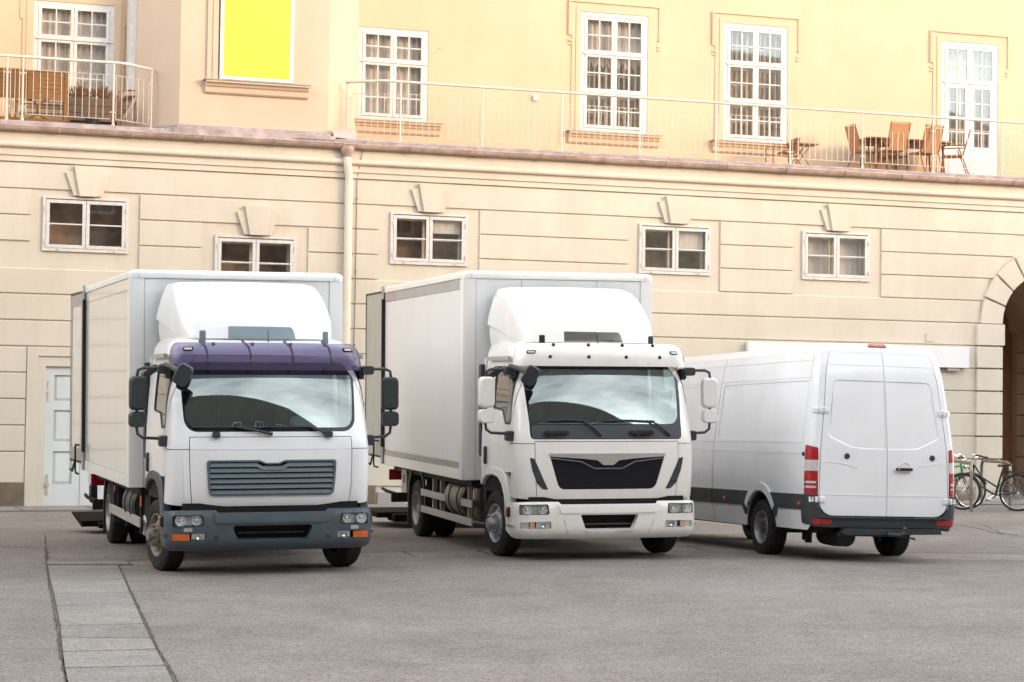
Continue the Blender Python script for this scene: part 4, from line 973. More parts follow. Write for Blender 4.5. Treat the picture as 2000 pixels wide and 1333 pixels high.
        if sg > 0:
            p = S(.26, 1.125)
            bb = B().lathe([(.075, -.001), (.07, .008), (.02, .010), (.001, .010)], (.27, p.y - .006, 1.13), 'Y', 28); bb.build('handle_cup', 'van_white', d)
            bb = B().rbox((.245, p.y - .035, 1.125), .225, .03, .038, .016); h = bb.build('door_handle', 'dark_plastic', d)
            bb = B().lathe([(.012, 0), (.001, -.002)], (.165, p.y - .051, 1.125), 'Y', 12); bb.build('lock', 'chrome', h)
    door(-1); door(1)
    # rear bumper, step and tow bar
    b = B(); skin(S, [(-.70, .415), (.70, .415), (.72, .535), (-.72, .535)], (), .08, .020, .04, bld=b)
    bp = b.build('rear_bumper', 'van_grey', root, bevel=.004)
    b = B().box(-.84, .84, -.045, .05, .528, .54); b.build('bumper_step', 'van_grey', bp, bevel=.005)
    b = B().prism([(-.55, .405), (.72, .405), (.74, .345), (-.52, .325), (-.60, .35)], -.07, .02, ax=1); b.box(-.62, .30, -.02, .02, .31, .35).prism([(.05, .32), (.42, .30), (.42, .27), (.30, .30)], -.0, .03, ax=1)
    tb = b.build('tow_bar', 'dark_plastic', root, bevel=.006)
    for x in (-.40, -.05, .10, .35, .55, .70): B().lathe([(.013, 0), (.012, -.008), (.001, -.009)], (x, -.072, .36), 'Y', 8).build('bolt', 'mirror_grey', tb)
    b = B().tube([(.02, -.07, .345), (.12, -.16, .335), (.165, -.19, .36), (.168, -.19, .395)], [.028, .026, .02, .014], 10).lathe([(.001, .026), (.016, .02), (.026, 0), (.016, -.02), (.001, -.026)], (.168, -.19, .415), 'Z', 16); b.build('tow_hook', 'mirror_grey', tb)
    b = B().box(-.80, .80, .25, 5.9, .34, .42).tube([(-.8, wc, .33), (.8, wc, .33)], .045, 10).lathe([(.001, -.13), (.12, -.1), (.16, 0), (.12, .1), (.001, .13)], (0, wc, .33), 'X', 14).lathe([(.001, -.32), (.12, -.30), (.13, 0), (.12, .30), (.001, .32)], (-.45, .40, .30), 'Y', 18)
    b.box(-.62, -.58, .9, 1.0, .22, .4).box(.10, .14, .35, .42, .24, .4)
    b.box(-.72, -.66, .62, .70, .20, .38)
    b.build('underbody', 'chassis', root)
    # high brake light
    b = B(); skin(S, rpoly([(-.185, 2.605), (.16, 2.605), (.15, 2.632), (-.175, 2.632)], .008, 3), (), .05, .018, .03, bld=b); b.build('brake_light', 'red_lens', root)
    # nose: cab and bonnet as cross-sections along y
    secs = []
    for y, zt, wt, ww, zb in ((YE - .01, 2.60, .58, .975, .37), (5.55, 2.50, .60, .97, .37), (5.80, 2.28, .62, .97, .37), (6.02, 1.95, .66, .965, .37), (6.22, 1.60, .72, .955, .37), (6.35, 1.38, .78, .94, .37), (6.60, 1.24, .76, .90, .34), (6.82, 1.05, .70, .83, .34), (6.95, .80, .60, .72, .34), (6.98, .55, .55, .66, .36)):
        h = zt - zb; sec = []
        for x, z in ((ww * .97, zb), (ww, zb + h * .2), (ww, zb + h * .42), (ww * .98, zb + h * .5), (ww * .93 + wt * .02, zb + h * .72), (wt * 1.12, zb + h * .92), (wt, zb + h * .975), (wt * .6, zt - .005), (0, zt)): sec.append((x, y, z))
        secs.append(sec + [(-x, y2, z) for x, y2, z in sec[-2::-1]])
    b = B().loft(secs, cap=True); b.build('cab_nose', 'van_white', root, ang=50)
    b = B()
    pl = [(-.60, 5.60, 2.46), (.60, 5.60, 2.46), (.72, 6.24, 1.60), (-.72, 6.24, 1.60)]
    b.add([(x, y + .03, z + .02) for x, y, z in pl], [(0, 1, 2, 3)]); b.build('windscreen', 'gloss_black', root)
    for sg in (-1, 1):
        b = B(); skin(q_[sg], S.side(rpoly([(4.85, 1.47), (5.32, 1.47), (5.32, 2.12), (4.85, 2.15)], .05, 3), .1), (), .1, .004 * sg, .006 * sg, bld=b); b.build('side_window', 'gloss_black', root)
        b = B().add([(sg * .975, 5.40, 1.45), (sg * .968, 6.15, 1.42), (sg * .80, 5.85, 2.08), (sg * .78, 5.42, 2.16)], [(0, 1, 2, 3)]); b.build('side_window', 'gloss_black', root)
        b = B().rbox((sg * 1.13, 6.05, 1.55), .22, .12, .34, .05).tube([(sg * .95, 6.1, 1.45), (sg * 1.05, 6.07, 1.48)], .03, 8); b.build('door_mirror', 'dark_plastic', root)
    return root
def ccw(pl):
    a = sum(pl[i - 1][0] * pl[i][1] - pl[i][0] * pl[i - 1][1] for i in range(len(pl))); return pl if a > 0 else pl[::-1]
ccw2 = ccw
van()

# ------------------------------------------------------------------ ground
def ray(px, py):
    return cF + (px - 1000) / FPX * cR - (py - 666.5) / FPX * cU
def gnd(px, py):
    d = ray(px, py); s = -CAMZ / d.z; return (d.x * s, d.y * s)
def axis(lo, hi, a, b_, fine, coarse):
    v = []; x = lo
    while x < hi:
        v.append(x); x += fine if a <= x < b_ else coarse
    return v + [hi]
xs = axis(-120, 120, -12, 16, .5, 4); ys = axis(-100, 140, 10, 46, .5, 4)
g = B(); g.v = [(x, y, H(x, y)) for y in ys for x in xs]; nx = len(xs)
g.f = [(j * nx + i, j * nx + i + 1, (j + 1) * nx + i + 1, (j + 1) * nx + i) for j in range(len(ys) - 1) for i in range(nx - 1)]
g.build('ground', 'asphalt', kind='structure', ang=180)

def sheet(name, poly, m_, dz=.004, step=.5, **pr):
    b = B(); skin(lambda s, z: V((s, z, H(s, z) + dz)), poly, (), step, 0, 0, bld=b); 
    return b.build(name, m_, **pr)
# granite slabs running towards the camera
rowsL = [(92, 1104), (96, 1132), (103, 1160), (108, 1185), (115, 1224), (117, 1248), (120, 1275), (124, 1307), (132, 1345), (150, 1420), (180, 1540)]
rowsR = [(232, 1104), (244, 1130), (255, 1157), (266, 1182), (283, 1220), (296, 1247), (308, 1270), (325, 1302), (342, 1335), (390, 1412), (460, 1530)]
GL = [gnd(*p) for p in rowsL]; GR = [gnd(*p) for p in rowsR]
random.seed(3)
bed = B(); q = GL + GR[::-1]
skin(lambda s, z: V((s, z, H(s, z) + .003)), ccw(q), (), .5, 0, 0, bld=bed); bed.build('path_bed', 'crack', kind='structure')
def slab(q, m_):
    c = sum(q, V((0, 0))) / 4; b = B(); skin(lambda s, z: V((s, z, H(s, z) + .007)), ccw(rpoly([tuple(p) for p in q], .03, 2)), (), .6, 0, 0, bld=b); return b
lt, dk = B(), B()
for i in range(len(GL) - 1):
    a, b_, c, d = V(GL[i]), V(GR[i]), V(GR[i + 1]), V(GL[i + 1])
    g1 = .012; e = (d - a).normalized() * g1; f = (b_ - a).normalized() * g1
    q = [a + e + f, b_ + e - f, c - e - f, d - e + f]
    t = lt if i in (1, 3, 5, 6, 8) else dk; o = slab(q, 0); t.add(o.v, o.f)
a, b_ = V(gnd(92, 1097.5)), V(gnd(246, 1096.5)); c, d = V(gnd(253, 1102)), V(gnd(92, 1102.5))
o = slab([a, b_, c, d], 0); lt.add(o.v, o.f)
lt.build('path', 'slab', kind='structure', smooth=False); dk.build('path', 'slab_dark', kind='structure', smooth=False)
def crack(pts, w, jit=.02, name='seam', m_='crack', dz=.003):
    P = [V(p) for p in resample_open([gnd(*p) if p[1] > 800 else p for p in pts], .12)]
    vs = []; 
    for i, p in enumerate(P):
        d = (P[min(i + 1, len(P) - 1)] - P[max(i - 1, 0)]).normalized(); n = V((-d.y, d.x)); o = random.uniform(-jit, jit)
        ww = w * random.uniform(.35, 1.3)
        for k in (-1, 1):
            q = p + n * (o + k * ww / 2); vs.append((q.x, q.y, H(q.x, q.y) + dz))
    return vs, [(2 * i, 2 * i + 1, 2 * i + 3, 2 * i + 2) for i in range(len(P) - 1)]
def resample_open(pts, step):
    out = []
    for a, b_ in zip(pts, pts[1:]):
        a = V(a); b_ = V(b_); n = max(1, int((b_ - a).length / step)); out += [tuple(a + (b_ - a) * k / n) for k in range(n)]
    return out + [tuple(pts[-1])]
cr = B()
for pts, w, j in (([(88, 1050), (90, 1097), (97, 1150), (105, 1190), (113, 1240), (120, 1290), (130, 1333), (160, 1440)], .022, .008),
               ([(232, 1104), (257, 1157), (285, 1217), (310, 1270), (345, 1330), (400, 1430)], .022, .006),
               ([(92, 1103.5), (255, 1103.3)], .03, .008), ([(245, 1095), (256, 1104)], .05, .01),
               ([(250, 1096), (310, 1091.5), (700, 1084.5), (920, 1080), (1300, 1070), (1660, 1071), (2000, 1077.5)], .03, .008),
               ([(0, 1075), (92, 1078), (92, 1097)], .03, .02),
               ([(785, 1082), (808, 1091)], .05, .01), ([(930, 1080), (955, 1087)], .05, .01), ([(1340, 1069), (1385, 1079)], .05, .02), ([(1765, 1078), (1790, 1083)], .04, .02),
               ([(1920, 1026), (1955, 1040), (1990, 1046)], .03, .02), ([(1860, 1024), (1905, 1031), (1960, 1043)], .025, .02),
               ([(1900, 1066), (1960, 1063), (1999, 1067)], .02, .03), ([(1700, 1076), (1850, 1079), (2000, 1090)], .025, .03)):
    cr.add(*crack(pts, w, j))
cr.build('ground_seams', 'crack', smooth=False, kind='structure')
# pale paving band between the two seams
P1 = [gnd(x, y) for x, y in ((258, 1096.5), (700, 1085.5), (920, 1081), (1300, 1071), (1660, 1072), (2100, 1079))]
P2 = [gnd(x, y) for x, y in ((2100, 1092), (1660, 1082), (1300, 1079), (920, 1090), (700, 1093), (262, 1103))]
sheet('paving_band', P1 + P2, 'band', .002, .6, kind='structure')


# ------------------------------------------------------------------ the long facade (u along it, y into it, z up)
dxw = ray(13200, 984).normalized(); zw = (V((0, 0, 1)) - dxw * dxw.z).normalized(); yw = zw.cross(dxw)
RW = Matrix((dxw, yw, zw)).transposed()
o_ = ray(0, 993); o_ = o_ * (37 / o_.y) + V((0, 0, CAMZ))
WM = xf(RW, o_)
def wpt(u, y, z): return WM @ V((u, y, z))
U0, U1 = -26, 34
bld = empty('courtyard_building', WM, 'long cream and yellow plastered building with rusticated ground floor and terrace above', 'building')
AC, AR, AO, AZ = 21.69, 1.10, 1.62, 3.88
WINS = [(.64, 2.19, 4.68, 5.68), (3.80, 5.35, 4.10, 5.10), (7.18, 8.73, 4.68, 5.68), (12.32, 13.87, 4.68, 5.68), (15.92, 17.47, 4.68, 5.68), (-3.6, -2.05, 4.68, 5.68), (-8.6, -7.05, 4.68, 5.68)]
DOOR = (.76, 2.06, .02, 2.58)
arc = [(AC + AR * cos(radians(a)), AZ + AR * sin(radians(a))) for a in range(180, -1, -9)]
out = [(U0, 0), (AC - AR, 0)] + arc + [(AC + AR, 0), (U1, 0), (U1, 6.3), (U0, 6.3)]
holes = [[(u0, z0), (u1, z0), (u1, z1), (u0, z1)] for u0, u1, z0, z1 in WINS] + [[(DOOR[0], DOOR[2]), (DOOR[1], DOOR[2]), (DOOR[1], DOOR[3]), (DOOR[0], DOOR[3])]]
b = B(); skin(flat('Y', .034), out, holes, 2.5, 0, .36, bld=b)
# rusticated blocks
def blk(u0, u1, z1, z0, y=0.0, slope=None):
    p = [(.05, z0 + .012), (y + .004, z0), (y, z0 + .006), (y, z1 - .012), (y + .012, z1), (.05, z1 + .006)]
    b.prism([(q, z) for q, z in p], u0, u1, ax=0)
rows = [5.81 - .4775 * i for i in range(12)]
def rowblk(i, spans, dy=0): 
    for u0, u1 in spans: blk(u0, u1, rows[i - 1] - .026 if i else 6.27, rows[i], dy)
rowblk(0, [(U0, U1)])
L0 = [(U0, -8.9), (-6.8, -3.85), (-1.8, .42)]
rowblk(1, L0 + [(2.40, 6.95), (8.98, 12.08), (14.09, 15.72), (17.74, 20.90), (22.5, U1)])
rowblk(2, L0[:2] + [(-1.8, .42), (2.40, 3.55), (5.58, 6.95), (8.98, 12.08), (14.09, 15.72), (17.74, 20.60), (22.8, U1)])
rowblk(3, [(2.40, 3.55), (5.58, 6.95), (8.98, 12.08), (14.09, 15.72), (17.74, 20.26), (23.1, U1)])
rowblk(4, [(U0, 20.08), (23.3, U1)]); rowblk(5, [(U0, 19.97), (23.41, U1)]); rowblk(6, [(U0, 19.97), (23.41, U1)])
for i in range(7, 11): rowblk(i, [(U0, .40), (2.47, 19.97), (23.41, U1)])
blk(U0, .40, rows[10] - .026, .46); blk(2.47, 6.3, rows[10] - .026, .46); blk(6.3, 19.97, rows[10] - .026, .42); blk(23.41, U1, rows[10] - .026, .42)
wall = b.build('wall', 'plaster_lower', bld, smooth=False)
# door surround band
b = B(); skin(flat('Y', .0), [(.42, 0), (.62, 0), (.62, 2.76), (2.22, 2.76), (2.22, 0), (2.45, 0), (2.45, 2.93), (.42, 2.93)], (), 1, 0, .05, bld=b); b.build('door_surround', 'plaster_lower', bld, bevel=.006, smooth=False)
# plinth
b = B()
for u0, u1, z in ((U0, .40, .45), (2.47, 6.96, .43), (7.9, 19.9, .37), (23.4, U1, .37)):
    b.box(u0, u1, -.03, .06, -.1, z)
b.build('plinth', 'stone_base', bld, bevel=.01)
b = B().box(7.0, 7.55, -.03, .06, -.1, .30); b.build('plinth', 'kerbstone', bld, bevel=.01)
# arch surround: voussoirs and pilaster blocks
b = B()
for k in range(9):
    a0, a1 = radians(180 - k * 20 - .9), radians(180 - (k + 1) * 20 + .9)
    if k == 0: a0 = radians(180)
    n = 5; pin = [(AC + (AR - .0) * cos(a0 + (a1 - a0) * j / n), AZ + (AR - .0) * sin(a0 + (a1 - a0) * j / n)) for j in range(n + 1)]
    pout = [(AC + AO * cos(a0 + (a1 - a0) * j / n), AZ + AO * sin(a0 + (a1 - a0) * j / n)) for j in range(n + 1)]
    b.prism(pin + pout[::-1], -.07, .06, ax=1)
for side in (-1, 1):
    xin, xo = (AC - AR, AC - 1.72) if side < 0 else (AC + AR, AC + 1.72)
    for i in range(5, 12):
        z1 = rows[i - 1] - .03; z0 = rows[i] if i < 11 else .37
        o2 = .05 if i == 5 else 0
        b.box(min(xin - side * 0 - (o2 if side > 0 else -o2) * 0, xo), max(xin + (o2 if side < 0 else 0), xo), -.075, .40, z0, z1)
    b.box(min(xin, xo), max(xin, xo), -.09, .40, -.1, .365)
b.build('arch_surround', 'plaster_lower', bld, bevel=.010, smooth=False)
# passage behind the arch
b = B(); ua, ub, yp = AC - AR - .05, AC + AR + .15, 3.35
ar2 = [(AC + (AR + .06) * cos(radians(a)), AZ + (AR + .06) * sin(radians(a))) for a in range(180, -1, -12)]
sec = [(ua, -.05)] + [(max(ua, x), z) for x, z in ar2] + [(ub, AZ), (ub, -.05)]
b.add([(x, y, z) for y in (.38, 9.0) for x, z in sec], [(i, i + 1, i + 1 + len(sec), i + len(sec)) for i in range(len(sec) - 1)])
b.build('passage', 'passage', bld, smooth=False)
b = B()
for i in range(3, 12):
    b.box(ub - .10, ub + .05, .6, 3.0, rows[i] if i < 11 else .3, rows[i - 1] - .03)
b.build('passage_pier', 'passage', bld, bevel=.008, smooth=False)
b = B().box(ua, ub, yp, yp + .06, -.05, 5.1)
for k in range(9): b.box(ua + .26 * k, ua + .26 * k + .24, yp - .02, yp, 0, 5.0)
b.build('passage_gate', 'gate_wood', bld, smooth=False)
# entablature
prof = [(.05, 6.27), (-.03, 6.29), (-.03, 6.385), (-.06, 6.40), (-.06, 6.525)]
prof += [(-.085 - .055 * sin(radians(a)), 6.585 - .055 * cos(radians(a))) for a in range(0, 181, 20)] + [(-.085, 6.655), (-.085, 6.90), (.05, 6.98)]
b = B().prism(prof, U0, U1, ax=0); b.build('cornice', 'plaster_lower', bld, ang=30)
# keystones
for (u0, u1, z0, z1) in WINS:
    c = (u0 + u1) / 2 + .02; zb, zt = z1 + .015, z1 + .565
    b = B()
    for sg in (-1, 1):
        b.prism([(c + sg * .10, zb + .005), (c + sg * .255, zb + .01), (c + sg * .405, zt - .115), (c + sg * .25, zt - .09)][::sg], -.05, .05, ax=1)
    b.prism([(c - .155, zb), (c + .155, zb), (c + .26, zt), (c - .26, zt)], -.10, .05, ax=1)
    b.build('keystone', 'plaster_lower', bld, bevel=.008, smooth=False)

def leaf(bb, gb, u0, u1, z0, z1, y, fw, cols, rws, bar=.022, d=.04):
    """casement: frame, glazing bars, glass"""
    bb.box(u0, u1, y, y + d, z0, z0 + fw).box(u0, u1, y, y + d, z1 - fw, z1).box(u0, u0 + fw, y, y + d, z0 + fw, z1 - fw).box(u1 - fw, u1, y, y + d, z0 + fw, z1 - fw)
    for k in range(1, cols): x = u0 + fw + (u1 - u0 - 2 * fw) * k / cols; bb.box(x - bar / 2, x + bar / 2, y + .004, y + d - .004, z0 + fw, z1 - fw)
    for k in range(1, rws):
        z = z0 + fw + (z1 - z0 - 2 * fw) * k / rws
        for j in range(cols):
            xa = u0 + fw + (u1 - u0 - 2 * fw) * j / cols + (bar / 2 if j else 0); xb = u0 + fw + (u1 - u0 - 2 * fw) * (j + 1) / cols - (bar / 2 if j < cols - 1 else 0)
            bb.box(xa, xb, y + .006, y + d - .006, z - bar / 2, z + bar / 2)
    x0, x1, q0, q1 = u0 + fw * .8, u1 - fw * .8, z0 + fw * .8, z1 - fw * .8; gb.add([(x0, y + d * .45, q0), (x1, y + d * .45, q0), (x1, y + d * .45, q1), (x0, y + d * .45, q1)], [(0, 1, 2, 3)])
def room(parent, u0, u1, z0, z1, y0, y1, mt='room_dark'):
    b = B(); v = [(u0, y0, z0), (u1, y0, z0), (u1, y0, z1), (u0, y0, z1), (u0, y1, z0), (u1, y1, z0), (u1, y1, z1), (u0, y1, z1)]
    b.add(v, [(4, 5, 6, 7), (0, 1, 5, 4), (3, 7, 6, 2), (0, 4, 7, 3), (1, 2, 6, 5)]); return b.build('room', mt, parent, smooth=False)
def curtain(parent, u0, u1, z0, z1, y, name='curtain', wav=.02, sag=0):
    n = max(6, int((u1 - u0) * 40)); vs = []
    for k in range(n + 1):
        x = u0 + (u1 - u0) * k / n; yy = y + wav * sin(k * 1.3) + wav * .5 * sin(k * .6)
        vs += [(x, yy, z0 + sag * sin(k * .9) * .5), (x, yy, z1)]
    b = B().add(vs, [(2 * i, 2 * i + 2, 2 * i + 3, 2 * i + 1) for i in range(n)]); return b.build(name, 'curtain', parent)
for i, (u0, u1, z0, z1) in enumerate(WINS):
    fr = B(); e = .055
    skin(flat('Y', -.012), [(u0, z0), (u1, z0), (u1, z1), (u0, z1)], [[(u0 + e, z0 + e), (u1 - e, z0 + e), (u1 - e, z1 - e * .7), (u0 + e, z1 - e * .7)]], 1.5, 0, .10, bld=fr)
    win = fr.build('window', 'window_white', bld, smooth=False)
    c = (u0 + u1) / 2
    for k, (a, b2) in enumerate(((u0 + e + .004, c - .004), (c + .004, u1 - e - .004))):
        f = B(); gl = B(); leaf(f, gl, a, b2, z0 + e + .004, z1 - e * .7 - .02, -.02, .062, 1, 2, .026); s = f.build('sash', 'window_white', win, bevel=.004, smooth=False); gl.build('pane', 'window_glass', s if False else win, smooth=False)
        f = B(); gl = B()
        if i != 0: leaf(f, gl, a + .03, b2 - .03, z0 + .09, z1 - .09, .20, .05, 1, 2, .022); f.build('inner_sash', 'window_white', win, smooth=False)
        hb = B()
        for zz in (z0 + .16, z1 - .22): hb.tube([(u0 + e - .01 if k == 0 else u1 - e + .01, -.03, zz - .045), (u0 + e - .01 if k == 0 else u1 - e + .01, -.03, zz + .045)], .011, 6)
        hb.build('hinge', 'window_white', win)
    for uu in (u0 + .26, u1 - .26): B().rbox((uu, -.022, z0 + .025), .03, .02, .02, .006).build('catch', 'brass', win)
    room(win, u0 + .03, u1 - .03, z0 + .03, z1 - .03, .36, .85)
    b = B(); v = []
    skin(flat('Y', .09), [(u0, z0), (u1, z0), (u1, z1), (u0, z1)], [[(u0 + .05, z0 + .05), (u1 - .05, z0 + .05), (u1 - .05, z1 - .05), (u0 + .05, z1 - .05)]], 1.5, 0, .28, bld=b); b.build('reveal', 'window_white', win, smooth=False)
    if i == 2: curtain(win, c + .06, u1 - .12, z0 + .63, z1 - .08, .12, 'blind', .004)
    if i == 3: curtain(win, c + .06, u1 - .12, z0 + .50, z1 - .08, .12, 'blind', .004)
    if i == 4: curtain(win, u0 + .10, c - .04, z0 + .07, z1 - .07, .30, 'blind', .005); curtain(win, c + .04, u1 - .10, z0 + .07, z1 - .07, .30, 'blind', .005)
    if i == 3:
        b = B().tube([(u0 + .38, .6, z0 + .1), (u0 + .38, .6, z1)], .006, 5); b.build('lamp_cord', 'window_white', win)
# damaged plaster beside the first window
b = B().prism([(2.20, 5.10), (2.215, 5.12), (2.24, 5.20), (2.225, 5.30), (2.20, 5.33)], .0405, .05, ax=1); b.build('broken_plaster', 'stone_base', bld)
# ---- double door on the left
u0, u1, z0, z1 = DOOR
b = B().box(u0, u1, .18, .21, z0, z1); dd = b.build('door', 'door_paint', bld, smooth=False)
for a, c in ((u0 + .004, (u0 + u1) / 2 - .004), ((u0 + u1) / 2 + .004, u1 - .004)):
    b = B(); w_ = c - a
    pans = [[(a + .16, zz0), (c - .14, zz0), (c - .14, zz1), (a + .16, zz1)] for zz0, zz1 in ((.43, 1.03), (1.21, 1.78), (1.95, 2.42))]
    skin(flat('Y', .10), [(a, z0), (c, z0), (c, z1), (a, z1)], pans, .6, 0, .08, bld=b)
    lf = b.build('door_leaf', 'door_paint', bld, smooth=False)
    for pn in pans:
        (x0, q0), (x1, _), (_, q1), _ = pn
        b = B(); vs = [(x0, .16, q0), (x1, .16, q0), (x1, .16, q1), (x0, .16, q1), (x0 + .05, .125, q0 + .05), (x1 - .05, .125, q0 + .05), (x1 - .05, .125, q1 - .05), (x0 + .05, .125, q1 - .05)]
        b.add(vs, [(0, 1, 5, 4), (1, 2, 6, 5), (2, 3, 7, 6), (3, 0, 4, 7), (4, 5, 6, 7)]); b.build('door_panel', 'door_paint', lf, smooth=False)
for zz, m_ in ((2.13, 'window_white'), (.42, 'rusty_iron')):
    b = B().box(u0 + .05, u0 + .085, .08, .099, zz - .19, zz + .19).box(u0 - .10, u0 + .10, .07, .088, zz - .03, zz + .03).tube([(u0 - .09, .06, zz - .10), (u0 - .09, .06, zz + .07)], .018, 8)
    b.tube([(u0 - .09, .06, zz), (u0 - .09, .2, zz)], .014, 6); b.build('strap_hinge', m_, bld)
b = B().box(u0 - .05, u1 + .05, -.02, .3, -.02, .018); b.build('threshold', 'kerbstone', bld)
# ---- gutter, flashing, downpipe
GY, GZ, GR_ = -.17, 6.905, .078
b = B(); n = 10; sec = []
for u in [U0 + (U1 - U0) * k / 60 for k in range(61)]:
    sag = .004 * sin(u * 1.9)
    r = [(u, GY - GR_ * cos(pi * k / n), GZ + sag - GR_ * sin(pi * k / n)) for k in range(n + 1)]; r += [(u, GY + (GR_ - .006) * cos(pi * k / n), GZ + sag - (GR_ - .006) * sin(pi * k / n)) for k in range(n + 1)]
    sec.append(r)
b.loft(sec); b.tube([(U0, GY - GR_, GZ + .006), (U1, GY - GR_, GZ + .006)], .012, 6)
gut = b.build('gutter', 'zinc', bld)
u = .87 - 1.325 * 20
while u < U1:
    if u > U0:
        b = B().tube([(u, GY - (GR_ + .012) * cos(pi * k / 8), GZ - (GR_ + .012) * sin(pi * k / 8)) for k in range(9)], .011, 5).rbox((u, GY - GR_ - .005, GZ + .02), .025, .03, .04, .006); b.build('gutter_bracket', 'zinc', gut)
    u += 1.325
b = B().prism([(-.10, 6.935), (-.10, 6.955), (.04, 7.045), (2.0, 7.06), (2.0, 6.9), (.05, 6.9)], U0, U1, ax=0); b.build('flashing', 'lead', bld, ang=20)
b = B()
for u in [U0 + k * 2.05 for k in range(29)]: b.tube([(u, -.09, 6.962), (u, .04, 7.052)], .008, 4)
b.build('flashing_seam', 'lead', bld)
b = B().tube([(U0, GY + .10, 6.965), (6.8, GY + .10, 6.965)][:0] or [(5.2, GY + .06, 6.99), (U1, GY + .06, 6.99)], .007, 5); b.build('lightning_wire', 'lead', bld)
pu = 6.325
b = B().lathe([(.075, 0), (.085, .05), (.135, .14), (.135, .20)], (pu - .06, GY, 6.66), 'Z', 14); b.build('hopper', 'zinc', bld, ang=30)
b = B().tube([(pu - .06, GY, 6.70), (pu - .06, GY, 6.60), (pu - .03, GY + .02, 6.42), (pu, -.10, 6.26), (pu, -.09, 6.1), (pu, -.09, .15)], .075, 14)
for zz in (5.95, 4.6, 3.5, 2.2): b.lathe([(.083, -.02), (.083, .02)], (pu, -.09, zz), 'Z', 14)
b.build('downpipe', 'pipe_paint', bld)
b = B().tube([(6.62, -.12, 7.0), (6.56, -.11, 6.7), (6.50, -.02, 6.3), (6.50, -.02, 4), (6.46, -.02, .5)], .007, 5)
for zz in (5.9, 4.5, 3.1): b.lathe([(.001, -.02), (.02, 0), (.001, .02)], (6.50, -.03, zz), 'Z', 6)
b.build('earth_wire', 'wire', bld)

# ------------------------------------------------------------------ upper storey
YU = 1.6
UW = [('A', .56, 2.02, 7.66, 9.54), ('B', 6.90, 8.30, 7.68, 9.50), ('C', 11.62, 13.06, 7.71, 10.16), ('D', 14.85, 16.28, 7.69, 10.16), ('E', 20.05, 21.42, 7.07, 10.14)]
holes = [[(a, c), (b2, c), (b2, d), (a, d)] for _, a, b2, c, d in UW]
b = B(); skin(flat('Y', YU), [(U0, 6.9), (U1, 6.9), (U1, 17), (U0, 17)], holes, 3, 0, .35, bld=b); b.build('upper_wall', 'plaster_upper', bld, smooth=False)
# the projecting bay
bp = [(3.10, .10), (2.43, 1.02), (2.30, 1.65), (6.90, 1.65), (6.66, 1.2), (5.94, .10)]
BH = [3.93, 5.14, 8.16, 11.2]
b = B(); b.add([(x, y, z) for z in (7.13, 17) for x, y in bp], [(0, 1, 7, 6), (1, 2, 8, 7), (3, 4, 10, 9), (4, 5, 11, 10)])
skin(flat('Y', .10), [(3.10, 7.13), (5.94, 7.13), (5.94, 17), (3.10, 17)], (), 3, 0, 0, bld=b)
bay = b.build('bay', 'plaster_bay', bld, smooth=False)
b = B().prism([(3.05, .0), (5.99, .0), (5.99, .1), (6.6, 1.1), (2.38, 1.02), (3.05, .1)], 7.0, 7.14, ax=2)
b.prism([(2.98, -.08), (6.05, -.08), (6.05, -.0), (2.98, -.0)], 6.96, 7.06, ax=2); b.build('bay_flashing', 'lead', bld, smooth=False)
b = B().prism([(6.02, -.05), (6.5, .1), (6.55, .5), (6.1, .2)], 7.05, 7.22, ax=2); b.build('flashing_corner', 'lead', bld, smooth=False)
# bay window surround, sill, banner
def ring(u0, u1, z0, z1, w_, y, t, name='window_surround', mt='plaster_bay', par=None, ear=0, earz=0, bottom=False):
    if ear: o = [(u0 - w_, z0), (u1 + w_, z0), (u1 + w_, earz), (u1 + w_ + ear, earz), (u1 + w_ + ear, z1 + w_), (u0 - w_ - ear, z1 + w_), (u0 - w_ - ear, earz), (u0 - w_, earz)]
    else: o = [(u0 - w_, z0), (u1 + w_, z0), (u1 + w_, z1 + w_), (u0 - w_, z1 + w_)]
    lp = [o[0], (u0, z0), (u0, z1), (u1, z1), (u1, z0)] + o[1:]
    lp = [o[0]] + o[:0] + [(u0, z0), (u0, z1), (u1, z1), (u1, z0)] + o[1:]
    bb = B(); skin(flat('Y', y), ccw(lp), (), 3, 0, t, bld=bb); return bb.build(name, mt, par or bld, smooth=False)
ring(3.80, 5.24, 8.02, 11.2, .20, .055, .06); ring(3.80, 5.24, 8.02, 11.2, .10, .035, .08)
def sill(u0, u1, z, y, zl, mt, e=.0):
    b = B(); p = [(y + .02, z), (y - .17, z), (y - .17, z - .04), (y - .12, z - .05), (y - .10, z - .10), (y - .07, z - .12), (y - .06, zl + .03), (y - .03, zl), (y + .02, zl)]
    b.prism(p, u0 + .04, u1 - .04, ax=0); s = b.build('sill', mt, bld, ang=20)
    b = B().box(u0, u1, y - .19, y + .0, z, z + .02); b.build('sill_cover', 'lead', s); return s
sill(3.53, 5.57, 8.0, .10, 7.76, 'plaster_bay')
# narrow side window in the return wall, left of the bay
b = B().box(2.28, 2.42, 1.12, 1.50, 7.9, 11); b.build('side_window', 'window_white', bld, smooth=False)
ob = B().box(2.22, 2.44, 1.08, 1.55, 7.78, 7.86).prism([(2.42, 7.80), (2.16, 7.3), (2.20, 7.28), (2.44, 7.72)], 1.05, 1.12, ax=1); ob.build('side_sill', 'plaster_bay', bld, smooth=False)
